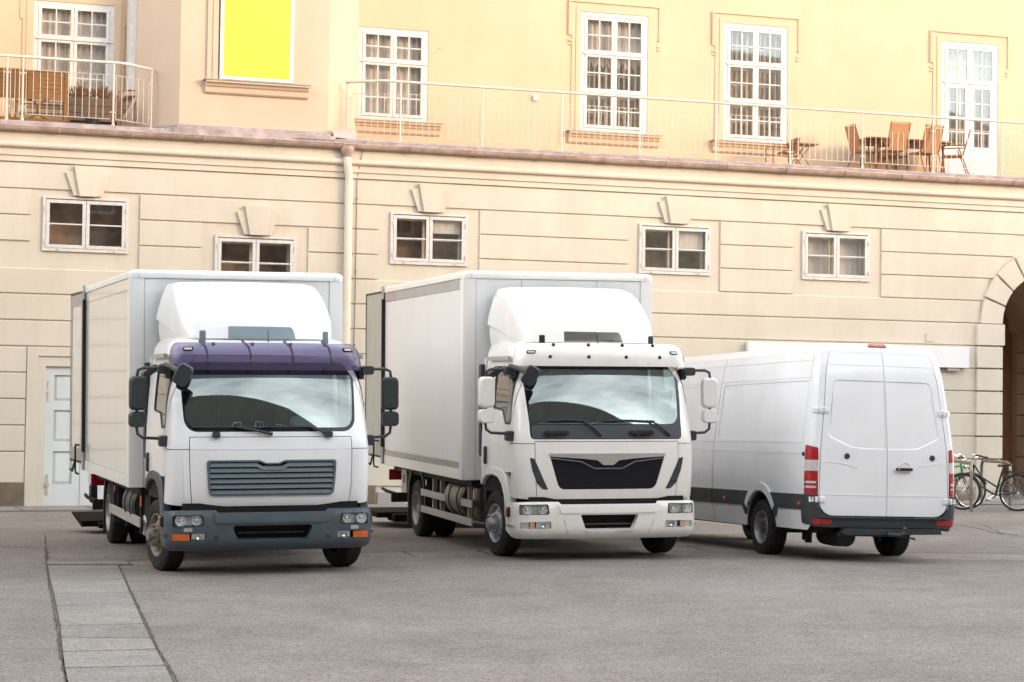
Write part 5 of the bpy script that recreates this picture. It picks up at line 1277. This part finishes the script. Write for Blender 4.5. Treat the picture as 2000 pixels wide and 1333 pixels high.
# upper windows
for nm, u0, u1, z0, z1 in UW:
    y = YU
    fr = B(); e = .06
    skin(flat('Y', y - .02), [(u0 - .03, z0 - .0), (u1 + .03, z0 - .0), (u1 + .03, z1 + .03), (u0 - .03, z1 + .03)], [[(u0 + e, z0 + e), (u1 - e, z0 + e), (u1 - e, z1 - e), (u0 + e, z1 - e)]], 2, 0, .12, bld=fr)
    door = nm == 'E'
    win = fr.build('balcony_door' if door else 'window', 'window_white', bld, smooth=False)
    c = (u0 + u1) / 2
    tiers = {'A': [7.72, 8.86, 9.50], 'B': [7.74, 8.85, 9.46], 'C': [7.77, 8.53, 9.33, 10.10], 'D': [7.75, 8.53, 9.33, 10.10], 'E': [7.12, 9.27, 10.08]}[nm]
    for t in range(len(tiers) - 1):
        za, zb_ = tiers[t] + .012, tiers[t + 1] - .012
        if t: B().box(u0 + .02, u1 - .02, y - .05, y - .021, tiers[t] - .02, tiers[t] + .012).build('transom', 'window_white', win, smooth=False)
        for a, b2 in ((u0 + e + .004, c - .004), (c + .004, u1 - e - .004)):
            f = B(); gl = B()
            if door and t == 0:
                f.box(a, b2, y - .03, y + .02, za, za + .62); leaf(f, gl, a, b2, za + .62, zb_, y - .03, .11, 2, 4, .026, .05)
                f.box(a + .11, b2 - .11, y - .038, y - .03, za + .12, za + .5)
            elif nm in 'AB' and t == 0: leaf(f, gl, a, b2, za, zb_, y - .03, .06, 2, 3, .024)
            else: leaf(f, gl, a, b2, za, zb_, y - .03, .06, 2, 2, .024)
            f.build('door_leaf' if door and t == 0 else 'sash', 'window_white', win, smooth=False); gl.build('pane', 'window_glass', win, smooth=False)
            # second, inner window and the upright bars between
            if nm in 'CDE':
                f = B(); gl = B(); leaf(f, gl, a + .04, b2 - .04, za + .03, zb_ - .03, y + .26, .05, 2, 2, .022); f.build('inner_sash', 'window_white', win, smooth=False)
            if not (door and t == 0):
                f = B()
                for k in range(4): x = a + .08 + (b2 - a - .16) * (k + .5) / 4; f.tube([(x, y + .07, za), (x, y + .07, zb_)], .009, 5)
                f.build('window_bars', 'window_white', win)
    bx = B(); skin(flat('Y', y + .10), [(u0 - .1, z0), (u1 + .1, z0), (u1 + .1, z1 + .1), (u0 - .1, z1 + .1)], [[(u0 + .04, z0 + .04), (u1 - .04, z0 + .04), (u1 - .04, z1 - .04), (u0 + .04, z1 - .04)]], 2, 0, .24, bld=bx); bx.build('reveal', 'window_white', win, smooth=False)
    room(win, u0 - .3, u1 + .3, z0 - .1, z1 + .1, y + .35, y + 1.0, 'room_warm')
    if nm in 'AB': curtain(win, u0 + .05, u1 - .05, z0 + .05, z1 - .05, y + .16, 'curtain', .012)
    if nm == 'C': curtain(win, u0 + .05, u1 - .05, 9.25, z1 - .05, y + .16, 'curtain', .02, .08); curtain(win, u0 + .05, u1 - .05, 9.12, 9.28, y + .16, 'pelmet', .03, .12)
    if nm == 'E': curtain(win, u0 + .03, u1 - .03, 9.3, z1 - .05, y + .30, 'curtain', .02)
    mt = 'plaster_upper'
    if nm != 'A' and nm != 'B':
        ez = 9.68
        ring(u0 - .03, u1 + .03, z0 if not door else 7.07, z1 + .03, .10, y - .035, .05, mt=mt)
        ring(u0 - .03, u1 + .03, z0 if not door else 7.07, z1 + .03, .19, y - .02, .05, mt=mt, ear=.05, earz=ez)
        ring(u0 - .24 - .03, u1 + .27, ez, z1 + .03 + .19, .03, y - .045, .05, mt=mt)
        b = B()
        for sg, x in ((-1, u0 - .26), (1, u1 + .26)):
            b.box(x - .035, x + .035, y - .03, y, ez - .13, ez - .09).box(x - .03, x + .03, y - .03, y, ez - .20, ez - .17)
        b.build('surround_drops', mt, bld, smooth=False)
    else:
        ring(u0 - .03, u1 + .03, z0, z1 + .03, .13, y - .035, .05, mt=mt); ring(u0 - .03, u1 + .03, z0, z1 + .03, .20, y - .02, .05, mt=mt, ear=.05, earz=9.2)
    if not door: sill(u0 - .32, u1 + .32, z0 - .04, y, z0 - .27, mt)
b = B().rbox((10.62, YU - .03, 8.32), .12, .05, .12, .02); b.build('wall_lamp', 'window_white', bld)
# ---- railings along the terrace edge
def railing(posts, z0p, z1p, top_pts, panels):
    rl = B().tube(top_pts, .027, 10); r = rl.build('railing', 'rail_paint', bld)
    for x, y in posts:
        b = B().tube([(x, y, 7.02), (x, y, 8.20)], .019, 8).tube([(x, y, 7.03), (x, y, 7.09)], .032, 8); b.build('post', 'rail_paint', r)
    for (xa, ya), (xb, yb) in panels:
        d = V((xb - xa, yb - ya, 0)); ln = d.length; d.normalize(); P = lambda t, z: V((xa, ya, z)) + d * t
        b = B().tube([P(.06, 7.17), P(.06, 7.99), P(ln - .06, 7.99), P(ln - .06, 7.17), P(.06, 7.17)], .008, 5)
        n = max(2, int(round((ln - .12) / .128)))
        for k in range(1, n): t = .06 + (ln - .12) * k / n; b.tube([P(t, 7.17), P(t, 7.99)], .0065, 5, cap=False)
        for t in (.03, ln - .03):
            for z in (7.30, 7.92): b.rbox(tuple(P(t, z)), .06, .014, .022, .004)
        b.build('rail_panel', 'rail_paint', r)
ry = .10
LP = [-11.8, -10.2, -8.6, -7.0, -5.4, -3.8, -2.2, -.04 - .6, -.04, .24, 1.88]
railing([(x, ry) for x in LP] + [(2.64, .55)], 0, 0, [(-14, ry, 8.22), (2.0, ry, 8.22), (2.10, ry + .02, 8.22), (2.66, .60, 8.22)],
        [((a, ry), (c, ry)) for a, c in zip(LP, LP[1:]) if c - a > .2] + [((1.88, ry), (2.64, .55))])
RP = [7.37, 9.03, 10.68, 12.34, 14.0, 15.67, 17.33, 18.99, 20.65, 22.31, 23.97, 25.6]
railing([(x, ry) for x in RP] + [(6.42, .55)], 0, 0, [(6.38, .55, 8.22), (7.02, ry + .02, 8.22), (7.12, ry, 8.22), (27, ry, 8.22)],
        [((6.42, .55), (7.1, ry)), ((7.1, ry), (7.37, ry))][:0] + [((6.45, .52), (7.37, ry))] + [((a, ry), (c, ry)) for a, c in zip(RP, RP[1:])])

# ------------------------------------------------------------------ signs fixed to the building
def wthing(name, u, y, z, label, cat, group=None, rz=0): return empty(name, WM @ Matrix.Translation((u, y, z)) @ Matrix.Rotation(rz, 4, 'Z'), label, cat, group)
t = wthing('banner', 4.53, .02, 8.04, 'blank yellow banner in a white border filling the bay window', 'banner')
b = B().box(-.70, .70, -.02, .015, .0, 3.1); b.build('banner_border', 'banner_white', t)
b = B(); skin(flat('Y', -.024), rrect(-.635, .635, .055, 3.05, .05, 4), (), 3, 0, .003, bld=b); b.build('banner_sheet', 'banner_yellow', t)
b = B()
for x in (-.67, .67):
    for z in (.05, 1.0, 2.0): b.lathe([(.012, 0), (.001, -.006)], (x, -.021, z), 'Y', 8)
b.build('screw', 'dark_plastic', t)
t = wthing('wall_sign', 17.19, -.0, 2.93, 'long blank white sign box fixed to the wall behind the van', 'sign')
b = B().box(-2.54, 2.54, -.16, -.03, 0, .43); b.build('sign_box', 'sign_white', t, bevel=.008)
b = B()
for x in (-2.2, 0, 2.2): b.box(x - .15, x + .15, -.12, .05, -.06, 0)
b.build('bracket', 'strip_grey', t)
t = wthing('junction_box', 18.87, .0, 3.47, 'small plaster-coloured box on the wall above the white sign', 'junction box')
b = B().box(-.09, .09, -.03, .0, 0, .17); b.build('box_cover', 'plaster_lower', t, bevel=.005)
# ------------------------------------------------------------------ terrace furniture
TZ = 7.055
def chair(u, y, rz, label, kind=0):
    t = wthing('garden_chair', u, y, TZ, label, 'chair', 'brown mesh garden chairs on the terrace', rz)
    b = B().prism([(-.22, .43), (.22, .43), (.22, .46), (-.22, .455)], -.22, .22, ax=0); b.build('seat', 'mesh_fabric', t)
    b = B(); vs = [(-.20, .22, .46), (.20, .22, .46), (.21, .36, .98), (-.21, .36, .98)]
    b.add(vs + [(x, y2 + .012, z) for x, y2, z in vs], [(0, 1, 2, 3), (7, 6, 5, 4), (0, 4, 5, 1), (2, 6, 7, 3), (1, 5, 6, 2), (0, 3, 7, 4)]); b.build('backrest', 'mesh_fabric', t)
    b = B()
    b.tube([(-.235, .18, .42), (-.235, .24, .55), (-.225, .37, 1.0), (.225, .37, 1.0), (.235, .24, .55), (.235, .18, .42)], .014, 6); b.tube([(-.23, -.22, .44), (.23, -.22, .44)], .012, 6); b.build('back_frame', 'furniture', t)
    for sg in (-1, 1):
        b = B().tube([(sg * .24, -.25, 0), (sg * .24, -.20, .44), (sg * .245, -.20, .64)], .013, 6); b.build('leg', 'furniture', t)
        b = B().tube([(sg * .24, .34, 0), (sg * .24, .16, .50), (sg * .24, .10, .62)], .013, 6); b.build('leg', 'furniture', t)
        b = B().tube([(sg * .25, -.24, .65), (sg * .25, .26, .66)], .016, 6); b.build('armrest', 'furniture', t)
    return t
t = wthing('garden_table', 18.72, .92, TZ, 'long brown garden table on the terrace among mesh chairs', 'table')
b = B().prism(rpoly([(-1.02, -.42), (1.02, -.42), (1.02, .42), (-1.02, .42)], .12, 5), .70, .735, ax=2); b.build('tabletop', 'furniture', t)
b = B().box(-.9, .9, -.34, .34, .64, .70); b.build('apron', 'furniture', t)
for sx in (-1, 1):
    for sy_ in (-1, 1): B().tube([(sx * .85, sy_ * .30, 0), (sx * .80, sy_ * .28, .68)], .022, 6).build('leg', 'furniture', t)
chair(17.80, .85, radians(90), 'brown mesh garden chair at the left end of the terrace table')
chair(18.20, .42, radians(180), 'tall-backed brown mesh garden chair with its back to the railing, second from left')
chair(19.00, .50, radians(188), 'brown mesh garden chair with its back to the railing, just left of the balcony door')
chair(19.82, .72, radians(-118), 'brown mesh garden chair at the right end of the table, before the balcony door')
chair(18.7, 1.34, 0, 'brown mesh garden chair on the wall side of the terrace table')
t = wthing('folding_chair', 15.77, .7, TZ, 'low brown folding chair standing alone below the tall terrace window', 'chair')
B().box(-.02, .26, -.18, .18, .30, .33).build('seat', 'furniture', t)
B().prism([(.22, .30), (.28, .30), (.34, .62), (.28, .62)], -.18, .18, ax=1).build('backrest', 'furniture', t)
for yy in (-.18, .18): B().tube([(-.28, yy, 0), (-.28, yy, .40), (-.24, yy, .45), (.26, yy, .45), (.24, yy, 0)], .014, 6).build('leg', 'furniture', t)
t = wthing('side_table', 16.2, .75, TZ, 'small brown side table beside the low folding chair on the terrace', 'table')
B().box(-.28, .36, -.2, .2, .50, .52).build('tabletop', 'furniture', t); 
for yy in (-.16, .16): B().tube([(-.2, yy, 0), (.2, yy, .5)], .012, 6).tube([(.2, yy, 0), (-.2, yy, .5)], .012, 6).build('leg', 'furniture', t)
# wooden screen leaning on the left railing
t = wthing('wooden_screen', -.35, .24, TZ, 'orange-brown wooden slatted screen with curved lattice foot behind the railing', 'garden screen')
b = B()
for k in range(6):
    z = .47 + k * .078; b.prism([(.0, z), (.022, z - .004), (.03, z + .086), (.008, z + .09)], -1.4, 1.37, ax=0)
b.build('slat_panel', 'wood', t, smooth=False)
b = B()
for x in (-1.42, -.6, -.16, .72, 1.38): b.box(x - .025, x + .025, -.012, .04, .0 if abs(x) > 1.2 else .44, .95)
b.box(-1.4, 1.38, -.008, .036, .42, .47).box(-1.4, 1.38, -.008, .036, .93, .965).box(-1.4, 1.38, -.008, .036, .02, .07); b.build('screen_frame', 'wood', t, smooth=False)
b = B()
for c0 in (-1.0, -.05, .88):
    for sx in (-1, 1):
        for z0_, s_ in ((.07, 1), (.42, -1)):
            pts = [(c0 + sx * (.20 * (1 - sin(radians(a)))) , .015, z0_ + s_ * .175 * (1 - cos(radians(a)))) for a in range(0, 91, 15)]
            b.tube(pts, .022, 4)
for x in (-.55, -.45, .38, .48): b.box(x - .02, x + .02, .0, .03, .07, .42)
b.build('lattice', 'wood', t)
# planter
t = wthing('planter', 1.62, .85, TZ, 'weathered brown wooden planter with dried plants under the left upper window', 'planter')
b = B()
for k in range(3): b.box(-.56, .50, -.18, .18, .14 + k * .145, .14 + k * .145 + .138)
for x in (-.5, .44): b.box(x - .04, x + .04, -.19, .19, 0, .14)
b.build('planter_box', 'old_wood', t, smooth=False)
pb = B(); random.seed(11)
for c0 in (-.28, .20):
    for k in range(150):
        a = random.uniform(0, 2 * pi); r = random.uniform(0, .19); h = random.uniform(.08, .30) * (1 - r * 1.5)
        p = V((c0 + r * cos(a), r * sin(a) * .7, .56)); q = p + V((r * cos(a) * .5 + random.uniform(-.04, .04), random.uniform(-.04, .04), h))
        pb.tube([p, (p + q) / 2 + V((random.uniform(-.015, .015), 0, 0)), q], [.004, .004, .010], 4)
pb.build('dry_plants', 'dry_plant', t)
t = wthing('flower_pot', 1.52, .32, TZ, 'small dark empty flower pot at the terrace edge below the planter', 'flower pot')
B().lathe([(.001, 0), (.10, 0), (.125, .11), (.135, .11), (.135, .13), (.115, .13), (.10, .03), (.001, .03)], (0, 0, 0), 'Z', 16).build('pot', 'dark_plastic', t)

# ------------------------------------------------------------------ bicycle stands and bicycles
def on_ground(px, py):
    x, y = gnd(px, py); return V((x, y, H(x, y)))
def stand(p, q, label):
    c = (p + q) / 2; d = q - p; ln = d.length; rz = atan2(d.y, d.x)
    t = empty('bicycle_stand', Matrix.Translation(c) @ Matrix.Rotation(rz, 4, 'Z'), label, 'bicycle stand', 'steel bicycle stands by the archway')
    h, r = .90, .16; pts = [(-ln / 2, 0, -.02), (-ln / 2, 0, h - r)] + [(-ln / 2 + r * (1 - cos(a)), 0, h - r + r * sin(a)) for a in (pi / 8, pi / 4, 3 * pi / 8, pi / 2)]
    pts += [(-x, 0, z) for x, _, z in pts[::-1]]
    B().tube(pts, .030, 14).build('hoop', 'stainless', t, ang=60)
    for sx in (-1, 1): B().lathe([(.055, 0), (.055, .006), (.03, .008)], (sx * ln / 2, 0, 0), 'Z', 16).build('foot_plate', 'stainless', t)
stand(on_ground(1897, 1000), on_ground(1846, 986), 'curved steel bicycle stand nearest the van, right hoop leg in front of a wheel')
stand(on_ground(1917, 988), on_ground(1973, 997), 'curved steel bicycle stand in front of the archway pillar')
def bicycle(p_front, p_rear, label, frame, lady, hb_h=1.02, extra=True, silver=False):
    """x axis: from the rear wheel to the front wheel"""
    d = p_front - p_rear; rz = atan2(d.y, d.x); wb = d.length; R = .345
    t = empty('bicycle', Matrix.Translation((p_front + p_rear) / 2) @ Matrix.Rotation(rz, 4, 'Z') @ Matrix.Rotation(radians(4), 4, 'X'), label, 'bicycle')
    h = wb / 2
    for sx in (-1, 1):
        b = B().tube([(sx * h + (R - .018) * cos(2 * pi * k / 40), 0, R + (R - .018) * sin(2 * pi * k / 40)) for k in range(41)], .023, 8, cap=False); w_ = b.build('wheel', 'rubber', t)
        b = B().tube([(sx * h + (R - .042) * cos(2 * pi * k / 40), 0, R + (R - .042) * sin(2 * pi * k / 40)) for k in range(41)], .009, 6, cap=False); b.build('rim', 'chrome', w_)
        b = B()
        for k in range(32):
            a = 2 * pi * k / 32; b.tube([(sx * h + .018 * cos(a + 1.2 * (k % 2 * 2 - 1)), .02 * (1 if k % 4 < 2 else -1), R + .018 * sin(a + 1.2 * (k % 2 * 2 - 1))), (sx * h + (R - .045) * cos(a), 0, R + (R - .045) * sin(a))], .0016, 3, cap=False)
        b.build('spokes', 'chrome', w_)
        B().tube([(sx * h, -.05, R), (sx * h, .05, R)], .02, 8).build('hub', 'chrome', w_)
        for a in (.9, 3.9): B().rbox((sx * h + .22 * cos(a), 0, R + .22 * sin(a)), .07, .02, .035, .012).build('spoke_reflector', 'orange_lens', w_)
        b = B(); r_ = R + .025
        lo, hi = ((-20, 150) if sx < 0 else (20, 150))
        secs = []
        for a in range(lo + (30 if sx < 0 else 0), hi + (60 if sx < 0 else 10), 10):
            aa = radians(a); secs.append([V((sx * h + r_ * cos(aa), yy, R + r_ * sin(aa) - abs(yy) * .3)) for yy in (-.038, -.014, .014, .038)])
        b.loft(secs, cap=False, close=False); b.build('mudguard', 'bike_black', t)
    bbk = V((-h * .18, 0, .29)); st = V((-h * .42, 0, .72)); hd = V((h * .60, 0, .86)); hd2 = V((h * .66, 0, .70)); fr = V((h, 0, R)); rr = V((-h, 0, R))
    b = B().tube([bbk, st, st + V((-.03, 0, .08))], .020, 8).tube([hd2, hd], .022, 8)
    if lady: b.tube([hd2, hd2 + (bbk - hd2) * .35 + V((0, 0, -.09)), bbk], .020, 8).tube([hd, hd + (st - hd) * .3 + V((0, 0, -.20)), bbk + (st - bbk) * .35], .018, 8)
    else: b.tube([hd2, bbk], .018, 8).tube([hd - V((0, 0, .03)), st], .015, 8)
    for yy in (-.055, .055): b.tube([bbk, V((-h, yy, R))], .012, 6).tube([st, V((-h, yy, R))], .011, 6)
    b.build('frame', frame, t)
    b = B()
    for yy in (-.05, .05): b.tube([hd2 + V((0, yy * .6, -.02)), V((h * .80, yy, .52)), V((h, yy, R))], .013, 8)
    b.build('fork', 'bike_black' if not silver else 'chrome', t)
    b = B().tube([hd, hd + V((-.02, 0, .11))], .013, 8); c = hd + V((-.02, 0, .12)); 
    b.tube([c + V((-.16, -.27, .03)), c + V((-.04, -.22, .05)), c + V((.03, -.08, .02)), c, c + V((.03, .08, .02)), c + V((-.04, .22, .05)), c + V((-.16, .27, .03))], .012, 8); hbm = b.build('handlebar', 'chrome', t)
    for sy_ in (-1, 1):
        B().tube([c + V((-.07, sy_ * .235, .045)), c + V((-.18, sy_ * .275, .03))], .018, 8).build('grip', 'dark_plastic', hbm)
        B().tube([c + V((-.02, sy_ * .2, .04)), c + V((.0, sy_ * .22, .0)), c + V((-.09, sy_ * .26, -.02))], .007, 6).build('brake_lever', 'chrome', hbm)
    B().lathe([(.001, -.02), (.03, -.012), (.035, .0), (.03, .015), (.001, .03)], tuple(c + V((.02, .06, .06))), 'Z', 14).build('bell', 'chrome', hbm)
    B().tube([c + V((0, -.1, .02)), c + V((.10, -.06, -.05)), c + V((.06, 0, -.25)), fr + V((-.12, .0, .25))], .004, 5).build('brake_cable', 'bike_black', t)
    sad = st + V((-.05, 0, .13))
    b = B().loft([[sad + V((x, w_ * cos(2 * pi * k / 10), .025 * sin(2 * pi * k / 10) + (0.02 if x < -.05 else 0))) for k in range(10)] for x, w_ in ((-.13, .05), (-.10, .085), (-.02, .075), (.06, .035), (.13, .018))]); b.build('saddle', 'bike_black', t)
    b = B().lathe([(.001, -.012), (.085, -.008), (.09, 0), (.085, .008), (.001, .012)], tuple(bbk + V((0, -.05, 0))), 'Y', 24); b.build('chainring', 'chrome' if silver else 'bike_black', t)
    for sg in (-1, 1):
        b = B().tube([bbk + V((0, sg * .06, 0)), bbk + V((sg * .12, sg * .075, -sg * .10))], .010, 6); cr_ = b.build('crank', 'chrome', t)
        b = B().rbox(tuple(bbk + V((sg * .12, sg * .12, -sg * .10))), .08, .08, .02, .008); b.build('pedal', 'bike_black', cr_)
    b = B().tube([bbk + V((0, -.05, .085)), rr + V((0, -.05, .03))], .006, 4).tube([bbk + V((0, -.05, -.085)), rr + V((0, -.05, -.03))], .006, 4); b.build('chain', 'bike_black', t)
    b = B().tube([st + V((-.02, 0, .02)), rr + V((-.10, 0, .40)), rr + V((-.16, 0, .39))], .008, 5)
    for yy in (-.05, .05): b.tube([st + V((0, yy, -.0)), rr + V((.05, yy, .38)), rr + V((-.18, yy, .38))], .006, 5).tube([rr + V((-.10, yy, .38)), rr + V((0, yy, 0))], .005, 5)
    b.build('luggage_rack', 'bike_black', t)
    B().lathe([(.02, .03), (.04, .0), (.04, -.03), (.001, -.04)], tuple(hd + V((.08, 0, -.05))), 'X', 14, -1).build('front_lamp', 'chrome', t)
    return t
f1 = on_ground(1893, 994); r1 = f1 + V((-1.02, -.28, 0)); bicycle(f1, r1, 'bicycle with green frame half hidden behind the van, front wheel showing', 'bike_green', False, silver=False)
f2 = on_ground(1905, 991); r2 = on_ground(1987, 998); f2.z = 0; r2.z = 0
d = (r2 - f2); r2 = f2 + d.normalized() * 1.08
r2 = on_ground(1987, 999); f2 = r2 + V((-.93, .45, 0))
bicycle(f2, r2, 'old black step-through bicycle leaning on the stand before the archway', 'bike_black', True, silver=True)

# ------------------------------------------------------------------ pavement strip along the wall
def wsheet(name, u0, u1, ya, yb, m_, z, **pr):
    q = [wpt(u0, ya, 0), wpt(u1, ya, 0), wpt(u1, yb, 0), wpt(u0, yb, 0)]
    return sheet(name, ccw([(p.x, p.y) for p in q]), m_, z, 1.5, **pr)
wsheet('pavement', U0, 34, -1.75, .1, 'band', .012, kind='structure')
b = B()
u = U0
while u < 30:
    p, q = wpt(u, -1.70, 0), wpt(u, -.05, 0); d = (q - p).normalized(); n = V((-d.y, d.x, 0)) * .012
    b.add([(p + n).xy[:] + (H(p.x, p.y) + .016,), (p - n).xy[:] + (H(p.x, p.y) + .016,), (q - n).xy[:] + (H(q.x, q.y) + .016,), (q + n).xy[:] + (H(q.x, q.y) + .016,)], [(0, 1, 2, 3)]); u += 1.25
b.build('pavement_joints', 'crack', smooth=False, kind='structure')
wsheet('passage_floor', 20.5, 23, .1, 6, 'slab', .014, kind='structure')

# ------------------------------------------------------------------ the building across the courtyard, behind the camera (it shades the yard and shows in the glass)
OB = empty('tall_building', Matrix.Translation((0, -16, 0)), 'tall plain building across the courtyard, behind the viewer', 'building')
OT = [(-60, 33), (2, 31), (12, 29.5), (24, 27), (36, 24), (46, 21), (46.01, 28), (58, 28), (58.01, 19), (100, 18)]
def obh(x): return interp(OT, x)[0]
b = B()
prs = [(-60, 0), (100, 0)] + [p for p in OT[::-1]]
b.prism(prs, -12, 0, ax=1); b.build('wall', 'facade_far', OB, smooth=False)
for i in range(35):
    for k in range(5):
        x = -50 + i * 4.2; z = 2.2 + k * 4.4
        if z + 2.3 < obh(x) - .5:
            b = B().box(x - .75, x + .75, -.02, .05, z, z + 2.3); w_ = b.build('window', 'window_white', OB, smooth=False)
            B().box(x - .66, x - .03, .05, .055, z + .08, z + 2.22).box(x + .03, x + .66, .05, .055, z + .08, z + 2.22).build('pane', 'gloss_black', w_, smooth=False)

# unseen wings on the left and right, added to block low light
LW = empty('unseen_wing', Matrix.Translation((-31, -16, 0)), 'unseen cream plastered wing on the left, put in to block low light', 'building')
B().box(-10, 0, 0, 46, 0, 15).build('wall', 'facade_light', LW, smooth=False)
for i in range(9):
    for k in range(3): B().box(-.0, .06, 3 + i * 4.8, 4.3 + i * 4.8, 2 + k * 4.2, 4.2 + k * 4.2).build('window', 'gloss_black', LW, smooth=False)
RW_ = empty('unseen_wing', Matrix.Translation((36, -16, 0)), 'unseen plastered wing on the right, added to shade yard and facade', 'building')
B().prism([(0, 0), (60, 0), (60, 10.6), (40, 11.2), (20, 19), (0, 19)], 0, 10, ax=0).build('wall', 'facade_light', RW_, smooth=False)  # sloping roofline shaped to set how far down sun reaches the facade
for i in range(11):
    for k in range(2): B().box(-.06, .0, 3 + i * 4.8, 4.3 + i * 4.8, 2 + k * 4.2, 4.2 + k * 4.2).build('window', 'gloss_black', RW_, smooth=False)
# ------------------------------------------------------------------ world and sun
w = bpy.data.worlds.new('World'); scene.world = w; w.use_nodes = True
nt = w.node_tree; nt.nodes.clear(); N = nt.nodes; L = nt.links
out = N.new('ShaderNodeOutputWorld'); bg = N.new('ShaderNodeBackground'); L.new(bg.outputs[0], out.inputs[0])
sky = N.new('ShaderNodeTexSky'); sky.sky_type = 'NISHITA'; sky.sun_disc = False
SUN_EL, SUN_AZ = radians(11), radians(118)      # azimuth clockwise from +Y: behind the camera, to its right
sky.sun_elevation = SUN_EL; sky.sun_rotation = SUN_AZ
tc = N.new('ShaderNodeTexCoord')
mp = N.new('ShaderNodeMapping'); mp.inputs['Scale'].default_value = (1.0, 1.0, 2.4); L.new(tc.outputs['Generated'], mp.inputs[0])
n1 = noise(N, L, mp.outputs[0], 2.2, 8, .58)
cl = ramp(N, L, n1, .36, .66, (5.0, 5.3, 5.8), (13.5, 13.6, 13.4))
cov = ramp(N, L, noise(N, L, mp.outputs[0], 1.3, 4, .5), .30, .44, (.55, .55, .55), (1, 1, 1))
sx = N.new('ShaderNodeSeparateXYZ'); L.new(tc.outputs['Generated'], sx.inputs[0])
cl = mulc(N, L, cl, ramp(N, L, sx.outputs['Z'], .38, .80, (2.3, 2.31, 2.34), (.36, .37, .39)))
mx = N.new('ShaderNodeMix'); mx.data_type = 'RGBA'; L.new(cov, mx.inputs[0]); L.new(sky.outputs[0], mx.inputs[6]); L.new(cl, mx.inputs[7])
L.new(mx.outputs[2], bg.inputs[0]); bg.inputs[1].default_value = .12
sun = bpy.data.lights.new('sun', 'SUN'); sun.energy = 1.35; sun.angle = radians(10); sun.color = (1, .62, .27)
so = bpy.data.objects.new('sun', sun); COL.objects.link(so)
sd_ = V((sin(SUN_AZ) * cos(SUN_EL), cos(SUN_AZ) * cos(SUN_EL), sin(SUN_EL)))
so.rotation_euler = sd_.to_track_quat('Z', 'Y').to_euler(); so.location = (0, -10, 30)
vs_ = scene.view_settings; vs_.view_transform = 'Standard'; vs_.look = 'None'; vs_.exposure = EXPO; vs_.gamma = 1; vs_.use_curve_mapping = False
